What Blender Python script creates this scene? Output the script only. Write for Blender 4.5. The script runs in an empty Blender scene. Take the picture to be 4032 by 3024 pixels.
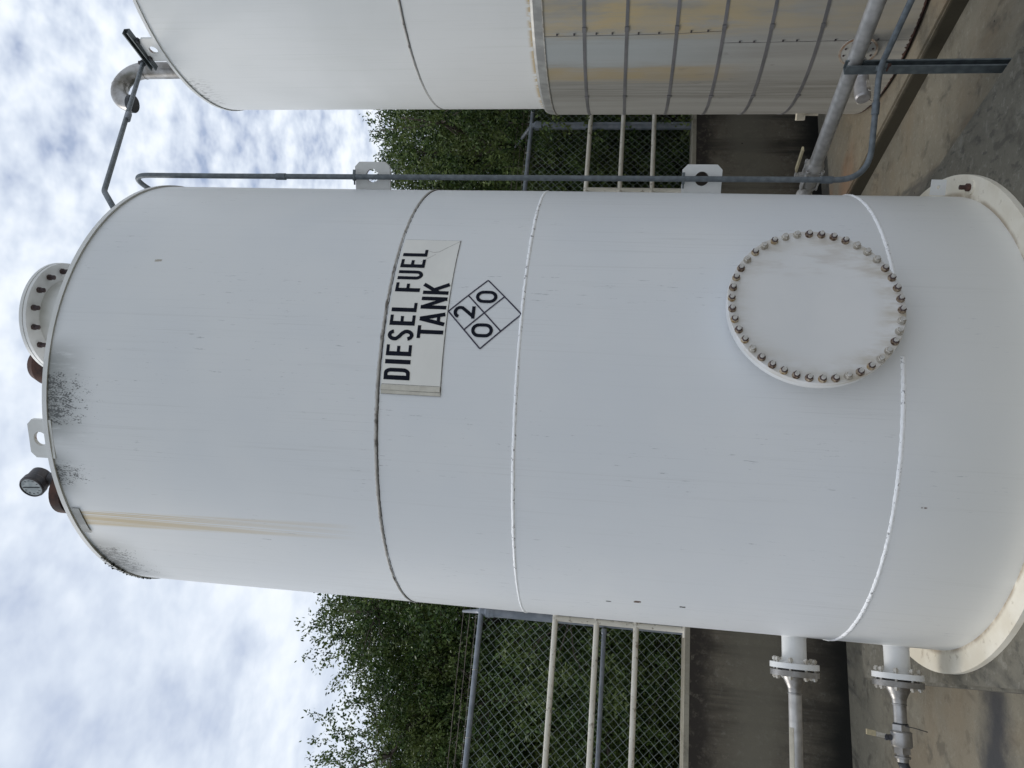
import bpy, bmesh, math, random
import numpy as np
from mathutils import Vector, Matrix
R = math.radians
PI = math.pi
S = bpy.context.scene
COL = S.collection
random.seed(4)
RNG = np.random.default_rng(11)

# ------------------------------------------------------------------ camera
cam_d = bpy.data.cameras.new('camera'); cam = bpy.data.objects.new('camera', cam_d); COL.objects.link(cam)
S.camera = cam
PITCH, ROLL = 0.1408, 0.0492
fwd = Vector((0, math.cos(PITCH), math.sin(PITCH))); up0 = Vector((0, -math.sin(PITCH), math.cos(PITCH))); rt0 = Vector((1, 0, 0))
upr_right = rt0*math.cos(ROLL) + up0*math.sin(ROLL)
upr_up = up0*math.cos(ROLL) - rt0*math.sin(ROLL)
# the phone was held on its side: picture right = world down
X, Y, Zc = -upr_up, upr_right, -fwd
M = Matrix(((X.x, Y.x, Zc.x, 0), (X.y, Y.y, Zc.y, 0), (X.z, Y.z, Zc.z, 1.66), (0, 0, 0, 1)))
cam.matrix_world = M
cam_d.lens = 26.07; cam_d.sensor_width = 36; cam_d.clip_start = .05; cam_d.clip_end = 2000

# ------------------------------------------------------------------ render look
S.view_settings.view_transform = 'Standard'; S.view_settings.look = 'None'
S.view_settings.exposure = 0.44; S.view_settings.gamma = 1
SUN_AZ, SUN_EL = -70.0, 52.0      # azimuth from +Y towards +X

# ------------------------------------------------------------------ world: nishita sky behind a broken cloud sheet
W = bpy.data.worlds.new('World'); S.world = W; W.use_nodes = True
nt = W.node_tree; N = nt.nodes; L = nt.links
for n in list(N): N.remove(n)
def wn(t, **k):
    n = N.new(t)
    for a, b in k.items(): setattr(n, a, b)
    return n
wout = wn('ShaderNodeOutputWorld'); bg_sky = wn('ShaderNodeBackground'); bg_cl = wn('ShaderNodeBackground'); mixs = wn('ShaderNodeMixShader')
sky = wn('ShaderNodeTexSky', sky_type='NISHITA', sun_disc=False, sun_elevation=R(SUN_EL), sun_rotation=R(SUN_AZ))
L.new(sky.outputs[0], bg_sky.inputs[0]); bg_sky.inputs[1].default_value = 0.10
tc = wn('ShaderNodeTexCoord'); sep = wn('ShaderNodeSeparateXYZ'); L.new(tc.outputs['Generated'], sep.inputs[0])
def wm(op, a, b=None, c=None):
    n = wn('ShaderNodeMath', operation=op)
    for i, v in enumerate((a, b, c)):
        if v is None: continue
        if isinstance(v, (int, float)): n.inputs[i].default_value = v
        else: L.new(v, n.inputs[i])
    return n.outputs[0]
zz = wm('ADD', wm('MAXIMUM', sep.outputs[2], 0.0), 0.18)
px = wm('DIVIDE', sep.outputs[0], zz); py = wm('DIVIDE', sep.outputs[1], zz)
cmb = wn('ShaderNodeCombineXYZ'); L.new(px, cmb.inputs[0]); L.new(py, cmb.inputs[1])
def wnoise(scale, detail, rough, dist=0.0, vec=None, off=(0, 0, 0), sc=(1, 1, 1)):
    mp = wn('ShaderNodeMapping'); mp.inputs['Location'].default_value = off; mp.inputs['Scale'].default_value = sc
    L.new(vec or cmb.outputs[0], mp.inputs[0])
    n = wn('ShaderNodeTexNoise'); n.inputs['Scale'].default_value = scale; n.inputs['Detail'].default_value = detail
    n.inputs['Roughness'].default_value = rough; n.inputs['Distortion'].default_value = dist
    L.new(mp.outputs[0], n.inputs['Vector']); return n.outputs['Fac']
def wramp(f, stops):
    r = wn('ShaderNodeValToRGB'); e = r.color_ramp.elements
    while len(e) > 1: e.remove(e[-1])
    for i, (p, c) in enumerate(stops):
        x = e[0] if i == 0 else e.new(p)
        x.position = p; x.color = (*c, 1) if len(c) == 3 else c
    L.new(f, r.inputs[0]); return r.outputs[0]
puffs = wnoise(19.0, 3.0, .5, .05, off=(3.1, .4, 0), sc=(1, 1.0, 1))
soft = wnoise(5.0, 4, .55, .2, off=(6.1, 2.4, 0))
large = wnoise(1.3, 2, .5, .3, off=(1.7, 5.2, 0))
side = wm('MULTIPLY_ADD', px, .95, .62)                      # ripples on the right, smooth sheet on the left
side = wm('MINIMUM', wm('MAXIMUM', side, .22), .95)
pf = wm('MULTIPLY_ADD', wm('SUBTRACT', puffs, .5), side, .5)
tot = wm('ADD', wm('ADD', pf, wm('MULTIPLY', wm('SUBTRACT', soft, .5), .6)), wm('MULTIPLY', wm('SUBTRACT', large, .5), .55))
ccol = wramp(tot, [(.26, (.37, .43, .56)), (.37, (.47, .53, .64)), (.47, (.56, .62, .715)), (.60, (.68, .73, .80)), (.74, (.76, .80, .86))])
L.new(ccol, bg_cl.inputs[0]); bg_cl.inputs[1].default_value = 0.96
cfac = wramp(tot, [(.20, (.6,)*3), (.30, (.95,)*3), (.38, (1,)*3)])
L.new(cfac, mixs.inputs[0]); L.new(bg_sky.outputs[0], mixs.inputs[1]); L.new(bg_cl.outputs[0], mixs.inputs[2]); L.new(mixs.outputs[0], wout.inputs[0])

# ------------------------------------------------------------------ sun, veiled by cloud
sd = bpy.data.lights.new('sun', 'SUN'); so = bpy.data.objects.new('sun', sd); COL.objects.link(so)
sd.energy = 1.1; sd.angle = R(22); sd.color = (1, .955, .89)
sdir = Vector((math.sin(R(SUN_AZ))*math.cos(R(SUN_EL)), math.cos(R(SUN_AZ))*math.cos(R(SUN_EL)), math.sin(R(SUN_EL))))
so.rotation_euler = sdir.to_track_quat('Z', 'Y').to_euler(); so.location = sdir*30

# ------------------------------------------------------------------ material helper
class Mat:
    def __init__(s, name, rough=.5, metal=0.0, spec=.5):
        s.m = bpy.data.materials.new(name); s.m.use_nodes = True; s.t = s.m.node_tree
        s.b = s.t.nodes['Principled BSDF']; s.b.inputs['Roughness'].default_value = rough; s.b.inputs['Metallic'].default_value = metal
        s.b.inputs['Specular IOR Level'].default_value = spec
        s.tc = s.t.nodes.new('ShaderNodeTexCoord'); s.obj = s.tc.outputs['Object']; s.uv = s.tc.outputs['UV']
    def n(s, t, **k):
        x = s.t.nodes.new(t)
        for a, b in k.items(): setattr(x, a, b)
        return x
    def lk(s, a, b): s.t.links.new(a, b)
    def put(s, sock, v):
        if isinstance(v, (int, float)): sock.default_value = v
        elif isinstance(v, tuple): sock.default_value = (*v, 1) if len(v) == 3 and len(sock.default_value) == 4 else v
        else: s.lk(v, sock)
    def math(s, op, a, b=None, c=None, clamp=False):
        x = s.n('ShaderNodeMath', operation=op); x.use_clamp = clamp
        for i, v in enumerate((a, b, c)):
            if v is not None: s.put(x.inputs[i], v)
        return x.outputs[0]
    def noise(s, scale, detail=4, rough=.55, vec=None, sc=(1, 1, 1), off=(0, 0, 0), dist=0.0):
        mp = s.n('ShaderNodeMapping'); mp.inputs['Scale'].default_value = sc; mp.inputs['Location'].default_value = off
        s.lk(vec or s.obj, mp.inputs[0]); x = s.n('ShaderNodeTexNoise')
        x.inputs['Scale'].default_value = scale; x.inputs['Detail'].default_value = detail; x.inputs['Roughness'].default_value = rough
        x.inputs['Distortion'].default_value = dist
        s.lk(mp.outputs[0], x.inputs['Vector']); return x.outputs['Fac']
    def mus(s, scale, sc=(1, 1, 1), vec=None, feature='F1', off=(0, 0, 0)):
        mp = s.n('ShaderNodeMapping'); mp.inputs['Scale'].default_value = sc; mp.inputs['Location'].default_value = off
        s.lk(vec or s.obj, mp.inputs[0]); x = s.n('ShaderNodeTexVoronoi', feature=feature); x.inputs['Scale'].default_value = scale
        s.lk(mp.outputs[0], x.inputs['Vector']); return x.outputs['Distance']
    def step(s, v, a, b):           # smooth 0..1 from a to b
        x = s.n('ShaderNodeMapRange', interpolation_type='SMOOTHSTEP'); s.put(x.inputs['Value'], v)
        if a <= b: x.inputs['From Min'].default_value = a; x.inputs['From Max'].default_value = b
        else:
            x.inputs['From Min'].default_value = b; x.inputs['From Max'].default_value = a
            x.inputs['To Min'].default_value = 1; x.inputs['To Max'].default_value = 0
        return x.outputs[0]
    def band(s, v, a, b, soft):     # 1 inside a..b
        return s.math('MULTIPLY', s.step(v, a-soft, a+soft), s.step(v, b+soft, b-soft))
    def mix(s, f, a, b):
        x = s.n('ShaderNodeMix', data_type='RGBA'); s.put(x.inputs[0], f); s.put(x.inputs[6], a); s.put(x.inputs[7], b); return x.outputs[2]
    def mul(s, *v):
        o = v[0]
        for q in v[1:]: o = s.math('MULTIPLY', o, q)
        return o
    def color(s, c): s.put(s.b.inputs['Base Color'], c); return s
    def rough(s, r): s.put(s.b.inputs['Roughness'], r); return s
    def bump(s, h, strength=.3, dist=.01):
        x = s.n('ShaderNodeBump'); x.inputs['Strength'].default_value = strength; x.inputs['Distance'].default_value = dist
        s.lk(h, x.inputs['Height']); s.lk(x.outputs[0], s.b.inputs['Normal']); return s
    def sepuv(s):
        x = s.n('ShaderNodeSeparateXYZ'); s.lk(s.uv, x.inputs[0]); return x.outputs[0], x.outputs[1]
    def sepobj(s):
        x = s.n('ShaderNodeSeparateXYZ'); s.lk(s.obj, x.inputs[0]); return x.outputs[0], x.outputs[1], x.outputs[2]

def simple(name, c1, c2, scale=8, rough=.5, metal=0.0, sc=(1, 1, 1), lo=.35, hi=.65, bump=0.0, spec=.5):
    m = Mat(name, rough, metal, spec); f = m.noise(scale, 5, .6, sc=sc); m.color(m.mix(m.step(f, lo, hi), c1, c2))
    if bump: m.bump(f, bump, .004)
    return m.m

# ------------------------------------------------------------------ tank paint (uv: u = degrees round the tank, v = metres up)
def tank_paint():
    m = Mat('white_tank_paint', .42); u, v = m.sepuv()
    base = m.mix(m.step(m.noise(1.6, 3, .5), .35, .65), (.715, .73, .745), (.755, .762, .765))
    patch = m.step(m.noise(1, 3, .6, vec=m.uv, sc=(.045, .8, 1), off=(4, 1, 0)), .42, .62)
    streak = m.noise(1, 5, .7, vec=m.uv, sc=(1.1, .9, 1), dist=.6); base = m.mix(m.mul(m.step(streak, .52, .76), m.math('MULTIPLY_ADD', patch, .30, .10)), base, (.56, .565, .56))
    fine = m.noise(1, 3, .6, vec=m.uv, sc=(4.5, 1.6, 1), off=(7, 3, 0))
    base = m.mix(m.mul(m.step(fine, .60, .72), m.math('MULTIPLY_ADD', patch, .28, .05)), base, (.45, .455, .45))
    # lower part: yellow dust near the ground
    base = m.mix(m.mul(m.step(v, .95, .3), .5), base, (.58, .55, .46))
    # scuffs: short grey scratches
    sc = m.noise(1, 4, .75, vec=m.uv, sc=(1.9, 9, 1), off=(4, 9, 0)); pat = m.noise(1, 1, .5, vec=m.uv, sc=(.06, .9, 1), off=(2, 2, 0))
    base = m.mix(m.mul(m.step(sc, .63, .69), m.step(pat, .46, .58), .6), base, (.30, .31, .32))
    # black mildew specks under the rim, three patches, and a thin line of dirt under the rim everywhere
    sp = m.noise(1, 4, .7, vec=m.uv, sc=(3.6, 95, 1)); sp2 = m.noise(1, 2, .5, vec=m.uv, sc=(1.1, 22, 1), off=(3, 1, 0))
    def smear(a, b, z0, soft=4.0): return m.mul(m.band(u, a, b, soft), m.step(v, z0, 3.93), m.step(m.noise(1, 4, .7, vec=m.uv, sc=(.7, 7, 1), off=(6, 2, 0)), .12, .5))
    sm = m.math('MAXIMUM', m.math('MAXIMUM', smear(-13, 8, 3.66), smear(-27, -17, 3.74)), m.math('MAXIMUM', smear(-66, -42, 3.60), m.mul(smear(-80, 75, 3.84, 9), .7)))
    base = m.mix(m.mul(sm, .85), base, (.15, .16, .145))
    def specks(a, b, z0, amount, soft=3.0):
        zone = m.mul(m.band(u, a, b, soft), m.math('POWER', m.step(v, z0, 3.92), 1.3))
        thr = m.math('SUBTRACT', .76, m.mul(zone, amount))
        d = m.math('SUBTRACT', m.math('MULTIPLY_ADD', sp2, .35, m.mul(sp, .65)), thr)
        return m.mul(m.step(d, 0, .035), m.step(zone, .01, .06))
    k = m.math('MAXIMUM', specks(-11, 3, 3.36, .30), specks(-26, -18, 3.42, .29)); k = m.math('MAXIMUM', k, specks(-63, -45, 3.36, .32))
    k = m.math('MAXIMUM', k, specks(-80, 60, 3.80, .22, 8))
    base = m.mix(m.mul(k, .86), base, (.045, .048, .045))
    # rust run
    un = m.math('ADD', u, m.math('MULTIPLY', m.math('SUBTRACT', v, 3.85), 2.0))
    fib = m.noise(1, 4, .7, vec=m.uv, sc=(2.6, .22, 1), off=(0, 8, 0))
    run = m.mul(m.band(un, -37.2, -32.6, .5), m.math('MULTIPLY_ADD', m.step(v, 2.6, 3.8), .8, .2), m.step(v, 2.6, 2.8), m.step(fib, .36, .56), m.step(v, 3.9, 3.86))
    base = m.mix(m.mul(run, .9), base, (.56, .42, .20))
    # small chips
    for (a, b, c, d, col) in ((-50.6, -49.6, 1.525, 1.552, (.10, .05, .03)), (-51.4, -50.9, 1.642, 1.662, (.03, .03, .03)), (-51.2, -50.5, 1.35, 1.372, (.03, .03, .03)),
                              (-16.1, -15.8, .604, .613, (.08, .03, .01)), (-16.1, -15.8, .618, .622, (.08, .03, .01)), (30.1, 30.8, 3.515, 3.545, (.40, .36, .30))):
        base = m.mix(m.mul(m.band(u, a, b, .12), m.band(v, c, d, .003), m.step(m.noise(1, 3, .6, vec=m.uv, sc=(3, 90, 1), off=(1, 1, 0)), .36, .44)), base, col)
    m.color(base); m.rough(m.math('MULTIPLY_ADD', streak, .2, .34))
    bh = m.math('ADD', m.noise(3, 2, .5), m.mul(streak, .15)); m.bump(bh, .06, .02)
    return m.m
M_TANK = tank_paint()
def weld_mat():
    m = Mat('white_weld_bead', .5); f = m.noise(60, 3, .7)
    m.color(m.mix(m.step(f, .58, .66), (.93, .93, .93), (.35, .35, .35))); m.bump(m.noise(40, 3), .5, .004); return m.m
M_WELD = weld_mat()
M_SEAM = simple('dirty_seam', (.46, .44, .41), (.16, .145, .13), 18, .8, lo=.52, hi=.68, bump=.4)
M_WHITE = simple('white_paint', (.74, .74, .73), (.67, .67, .65), 6, .45, bump=.05)
def cream_base():
    m = Mat('cream_flange_paint', .5); f = m.noise(5, 4, .6); g = m.noise(22, 4, .7)
    c = m.mix(m.step(f, .35, .65), (.76, .71, .60), (.67, .61, .49)); c = m.mix(m.mul(m.step(g, .6, .7), .5), c, (.36, .29, .20)); x, y, z = m.sepobj(); rd = m.math('SQRT', m.math('ADD', m.mul(x, x), m.mul(y, y))); c = m.mix(m.mul(m.band(rd, .98, 1.012, .01), m.step(m.noise(9, 4, .7), .3, .6), .8), c, (.30, .23, .15)); m.color(c); return m.m
M_CREAM = cream_base()
def lug_mat():
    m = Mat('lug_paint', .5); f = m.noise(16, 4, .65); c = m.mix(m.step(m.noise(5), .4, .6), (.70, .70, .68), (.62, .62, .60))
    m.color(m.mix(m.step(f, .655, .68), c, (.16, .05, .03))); return m.m
M_LUG = lug_mat()
M_HOLE = simple('rusty_hole_edge', (.20, .07, .04), (.55, .54, .50), 30, .8, lo=.42, hi=.5)
def rust_mat(name, a, b):
    m = Mat(name, .85); f = m.noise(14, 5, .7); m.color(m.mix(m.step(f, .35, .65), a, b)); m.bump(f, .4, .004); return m.m
M_RUST = rust_mat('rusted_iron', (.028, .017, .015), (.085, .040, .028))
M_DARK = simple('dark_iron', (.035, .037, .045), (.07, .06, .06), 18, .55)
M_BOLT_G = simple('galvanised_bolt', (.62, .60, .55), (.42, .38, .32), 40, .38, .55)
M_BOLT_B = simple('brassy_bolt', (.42, .30, .16), (.62, .56, .46), 60, .36, .6)
M_BOLT_R = simple('rusty_bolt', (.10, .05, .03), (.50, .42, .32), 55, .45, .5)
M_BOLT_D = simple('dark_bolt', (.05, .035, .04), (.09, .06, .055), 40, .6, .2)
M_BOLT_TIP = simple('bolt_end', (.62, .61, .58), (.50, .48, .45), 40, .4, .3)
def cover_mat():
    m = Mat('manway_cover_paint', .45); x, y, z = m.sepobj()     # local x across, z up
    r = m.math('SQRT', m.math('ADD', m.mul(x, x), m.mul(z, z)))
    c = m.mix(m.step(m.noise(3, 3), .35, .65), (.69, .69, .685), (.73, .725, .715))
    edge = m.step(r, .175, .285); n = m.noise(9, 4, .7, sc=(1.6, 1, .5))
    low = m.step(z, .08, -.25)
    c = m.mix(m.mul(edge, m.step(n, .35, .7), m.math('MULTIPLY_ADD', low, .75, .42, clamp=True)), c, (.46, .40, .30))
    topr = m.mul(m.band(x, .12, .29, .03), m.step(m.noise(30, 3, .6, sc=(1, 1, .25)), .45, .7), .25)
    c = m.mix(topr, c, (.33, .25, .17)); m.color(c); m.bump(m.noise(20, 4), .08, .004); return m.m
M_COVER = cover_mat()
M_STEEL = simple('stainless_steel', (.40, .39, .38), (.20, .185, .165), 9, .42, .8, sc=(1, 1, 1), bump=.05)
def galv(name, a, b, sc=26, metal=.35, rough=.5):
    m = Mat(name, rough, metal); f = m.mus(sc); g = m.noise(7, 5, .65); m.color(m.mix(m.step(m.math('ADD', m.mul(f, .5), m.mul(g, .6)), .3, .75), a, b)); return m.m
M_PIPE = galv('aluminium_pipe', (.50, .485, .46), (.36, .345, .325), 30, .55, .45)
M_COND = galv('galvanised_conduit', (.15, .17, .185), (.095, .11, .12), 40, .25, .55)
M_COND2 = galv('conduit_coupling', (.13, .15, .165), (.09, .105, .12), 40, .3, .5)
M_STRUT = galv('galvanised_strut', (.135, .155, .16), (.085, .10, .105), 30, .25, .55)
M_FENCE = galv('galvanised_fence_tube', (.24, .26, .29), (.17, .19, .22), 20, .3, .5)
M_WIRE = simple('chain_link_wire', (.34, .385, .365), (.25, .29, .275), 6, .5, .2)
M_BARB = simple('barbed_wire', (.22, .19, .16), (.12, .10, .09), 20, .7, .2)
def rail_mat():
    m = Mat('cream_handrail_paint', .5); f = m.noise(26, 4, .7, sc=(1, 1, 1)); g = m.noise(3, 3)
    c = m.mix(m.step(g, .35, .65), (.74, .70, .61), (.62, .58, .49)); m.color(m.mix(m.mul(m.step(f, .58, .66), .75), c, (.21, .17, .12))); return m.m
M_RAIL = rail_mat()
M_YEL = simple('yellow_lever_grip', (.46, .39, .24), (.34, .29, .19), 40, .5, lo=.45, hi=.7)
M_TAPE = simple('clear_tape_patch', (.15, .165, .165), (.27, .285, .28), 22, .35, sc=(1, 1, .3))
M_INK = simple('navy_black_lettering', (.006, .008, .016), (.010, .012, .022), 10, .75, spec=.15)
M_LINE = simple('faded_purple_line', (.05, .045, .07), (.13, .13, .17), 16, .7, lo=.55, hi=.8, spec=.2)
def sign_mat():
    m = Mat('cream_sign_vinyl', .4); f = m.noise(3, 4, .6, sc=(1, 1, 2)); m.color(m.mix(m.step(f, .35, .65), (.80, .785, .735), (.75, .735, .69))); return m.m
M_SIGN = sign_mat()
M_SIGNE = simple('dirty_vinyl_edge', (.10, .09, .08), (.40, .38, .33), 60, .7, lo=.45, hi=.7)
M_RUBBER = simple('black_rubber', (.018, .02, .024), (.03, .032, .036), 20, .5)
M_MOSS = simple('black_moss', (.015, .018, .017), (.04, .045, .035), 60, .95, bump=.6)
M_LABEL = simple('beige_pipe_label', (.62, .57, .46), (.55, .50, .40), 30, .55)
M_DIAL = simple('gauge_dial', (.30, .34, .35), (.50, .53, .53), 30, .15, lo=.3, hi=.7)

def concrete(name, a, b, dark, stain=None, streak=0.0, topdark=None, seed=0, bandx=None, soft=.02, lanes=None, wet=False):
    m = Mat(name, .85, 0, .25); x, y, z = m.sepobj()
    f = m.noise(1.1, 6, .62, off=(seed, 0, 0)); c = m.mix(m.step(f, .35, .65), a, b)
    g = m.noise(7, 6, .7, off=(0, seed, 0)); c = m.mix(m.mul(m.step(g, .5, .72), .55), c, dark)
    p = m.noise(80, 3, .6); c = m.mix(m.mul(m.step(p, .55, .75), .35), c, dark)
    fz = m.noise(28, 5, .7, off=(seed, seed, 0)); c = m.mix(m.mul(m.step(fz, .52, .7), .28), c, (.36, .345, .30))
    if stain:
        s = m.noise(.9, 5, .6, off=(seed+5, 2, 0)); c = m.mix(m.mul(m.step(s, .5, .66), .6), c, stain)
    if streak:
        s = m.noise(1.0, 5, .7, sc=(4, 4, .3), off=(seed, 0, 0)); c = m.mix(m.mul(m.step(s, .46, .62), streak), c, dark)
    if topdark:
        zt, sz, col = topdark; n = m.noise(9, 5, .7, sc=(1, 1, .8)); q = m.step(m.math('ADD', z, m.math('MULTIPLY_ADD', n, .2, -.1)), zt-sz, zt); c = m.mix(m.mul(q, m.step(m.noise(20, 4, .7), .25, .5)), c, col)
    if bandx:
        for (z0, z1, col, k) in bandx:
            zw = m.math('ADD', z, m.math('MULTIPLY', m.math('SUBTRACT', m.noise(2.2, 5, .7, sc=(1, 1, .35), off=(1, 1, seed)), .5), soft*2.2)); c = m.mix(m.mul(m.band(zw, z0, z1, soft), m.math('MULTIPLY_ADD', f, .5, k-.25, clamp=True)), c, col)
    if lanes:
        for (sc_, off_, lo_, hi_, k_, col_) in lanes:
            q = m.noise(1, 5, .62, sc=sc_, off=off_, dist=.3); c = m.mix(m.mul(m.step(q, lo_, hi_), k_), c, col_)
    if wet:       # damp run out from the tank plinth, left of the valve
        wb = m.math('MULTIPLY_ADD', m.noise(2.5, 5, .65), .3, -.15); yy = m.math('ADD', m.math('ADD', y, wb), m.math('MULTIPLY', x, -.08))
        lim = m.mul(m.step(x, -1.0, -1.25), m.step(x, -4.2, -2.6)); c = m.mix(m.mul(m.band(yy, 3.68, 3.95, .12), lim, .4), c, (.19, .15, .10))
        c = m.mix(m.mul(m.band(yy, 3.42, 3.62, .08), lim, .85), c, (.028, .031, .040))
    # dark pits / pinholes
    pit = m.mus(6.0, vec=m.obj); c = m.mix(m.step(pit, .045, .03), c, (.03, .028, .025))
    m.color(c); m.bump(m.math('ADD', m.mul(g, .6), m.mul(p, .4)), .35, .01); return m.m
M_FLOOR = concrete('containment_floor_concrete', (.215, .195, .150), (.155, .142, .110), (.075, .067, .052), (.19, .15, .10), seed=2, lanes=[((2.6, .55, 1), (.3, 2, 0), .52, .62, .7, (.045, .045, .045)), ((1.2, .5, 1), (5, 1, 0), .5, .66, .6, (.20, .155, .10)), ((5, 5, 1), (1, 7, 0), .56, .66, .5, (.06, .055, .045))], wet=True)
M_PLINTH = concrete('plinth_concrete', (.120, .111, .088), (.155, .144, .115), (.050, .046, .037), seed=7, lanes=[((3, 1.2, 1), (2, 2, 0), .5, .62, .6, (.06, .058, .052)), ((9, 9, 1), (1, 2, 0), .54, .68, .55, (.21, .20, .17)), ((24, 12, 1), (3, 2, 0), .55, .65, .5, (.05, .048, .042))])
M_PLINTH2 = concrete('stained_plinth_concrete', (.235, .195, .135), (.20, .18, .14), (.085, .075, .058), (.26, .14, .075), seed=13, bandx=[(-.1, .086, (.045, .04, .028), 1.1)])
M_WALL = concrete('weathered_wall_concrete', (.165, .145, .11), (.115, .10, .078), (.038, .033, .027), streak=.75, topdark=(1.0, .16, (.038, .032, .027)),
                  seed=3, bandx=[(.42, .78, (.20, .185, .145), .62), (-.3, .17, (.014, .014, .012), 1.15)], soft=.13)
M_WALLTOP = concrete('wall_cap_concrete', (.34, .315, .25), (.25, .23, .18), (.12, .105, .08), seed=9)
def ground_mat():
    m = Mat('grassy_ground', .95, 0, .1); f = m.noise(.6, 6, .7); g = m.noise(14, 4, .7); c = m.mix(m.step(f, .35, .65), (.05, .075, .025), (.09, .10, .04)); m.color(m.mix(m.step(g, .5, .7), c, (.035, .04, .02))); return m.m
M_GROUND = ground_mat()
def leaf_mat(name, a, b, c):
    m = Mat(name, .5, 0, .3); g = m.n('ShaderNodeNewGeometry'); r = g.outputs['Random Per Island']; big = m.noise(2.6, 3, .6)
    col = m.mix(m.math('POWER', m.step(r, .05, .95), 1.4), a, b); col = m.mix(m.mul(m.math('POWER', m.step(big, .44, .62), 1.0), .62), col, c); m.color(col)
    tr = m.n('ShaderNodeBsdfTranslucent'); m.put(tr.inputs[0], col); ms = m.n('ShaderNodeMixShader'); ms.inputs[0].default_value = .15
    out = [x for x in m.t.nodes if x.type == 'OUTPUT_MATERIAL'][0]
    m.lk(m.b.outputs[0], ms.inputs[1]); m.lk(tr.outputs[0], ms.inputs[2]); m.lk(ms.outputs[0], out.inputs[0]); return m.m
M_LEAF = leaf_mat('oak_leaves', (.022, .048, .011), (.11, .165, .034), (.20, .235, .062))
M_LEAF2 = leaf_mat('darker_leaves', (.018, .042, .012), (.09, .145, .036), (.175, .215, .065))
M_BARK = simple('bark', (.06, .045, .035), (.12, .10, .085), 12, .9, sc=(1, 1, .3), bump=.6)

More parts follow.
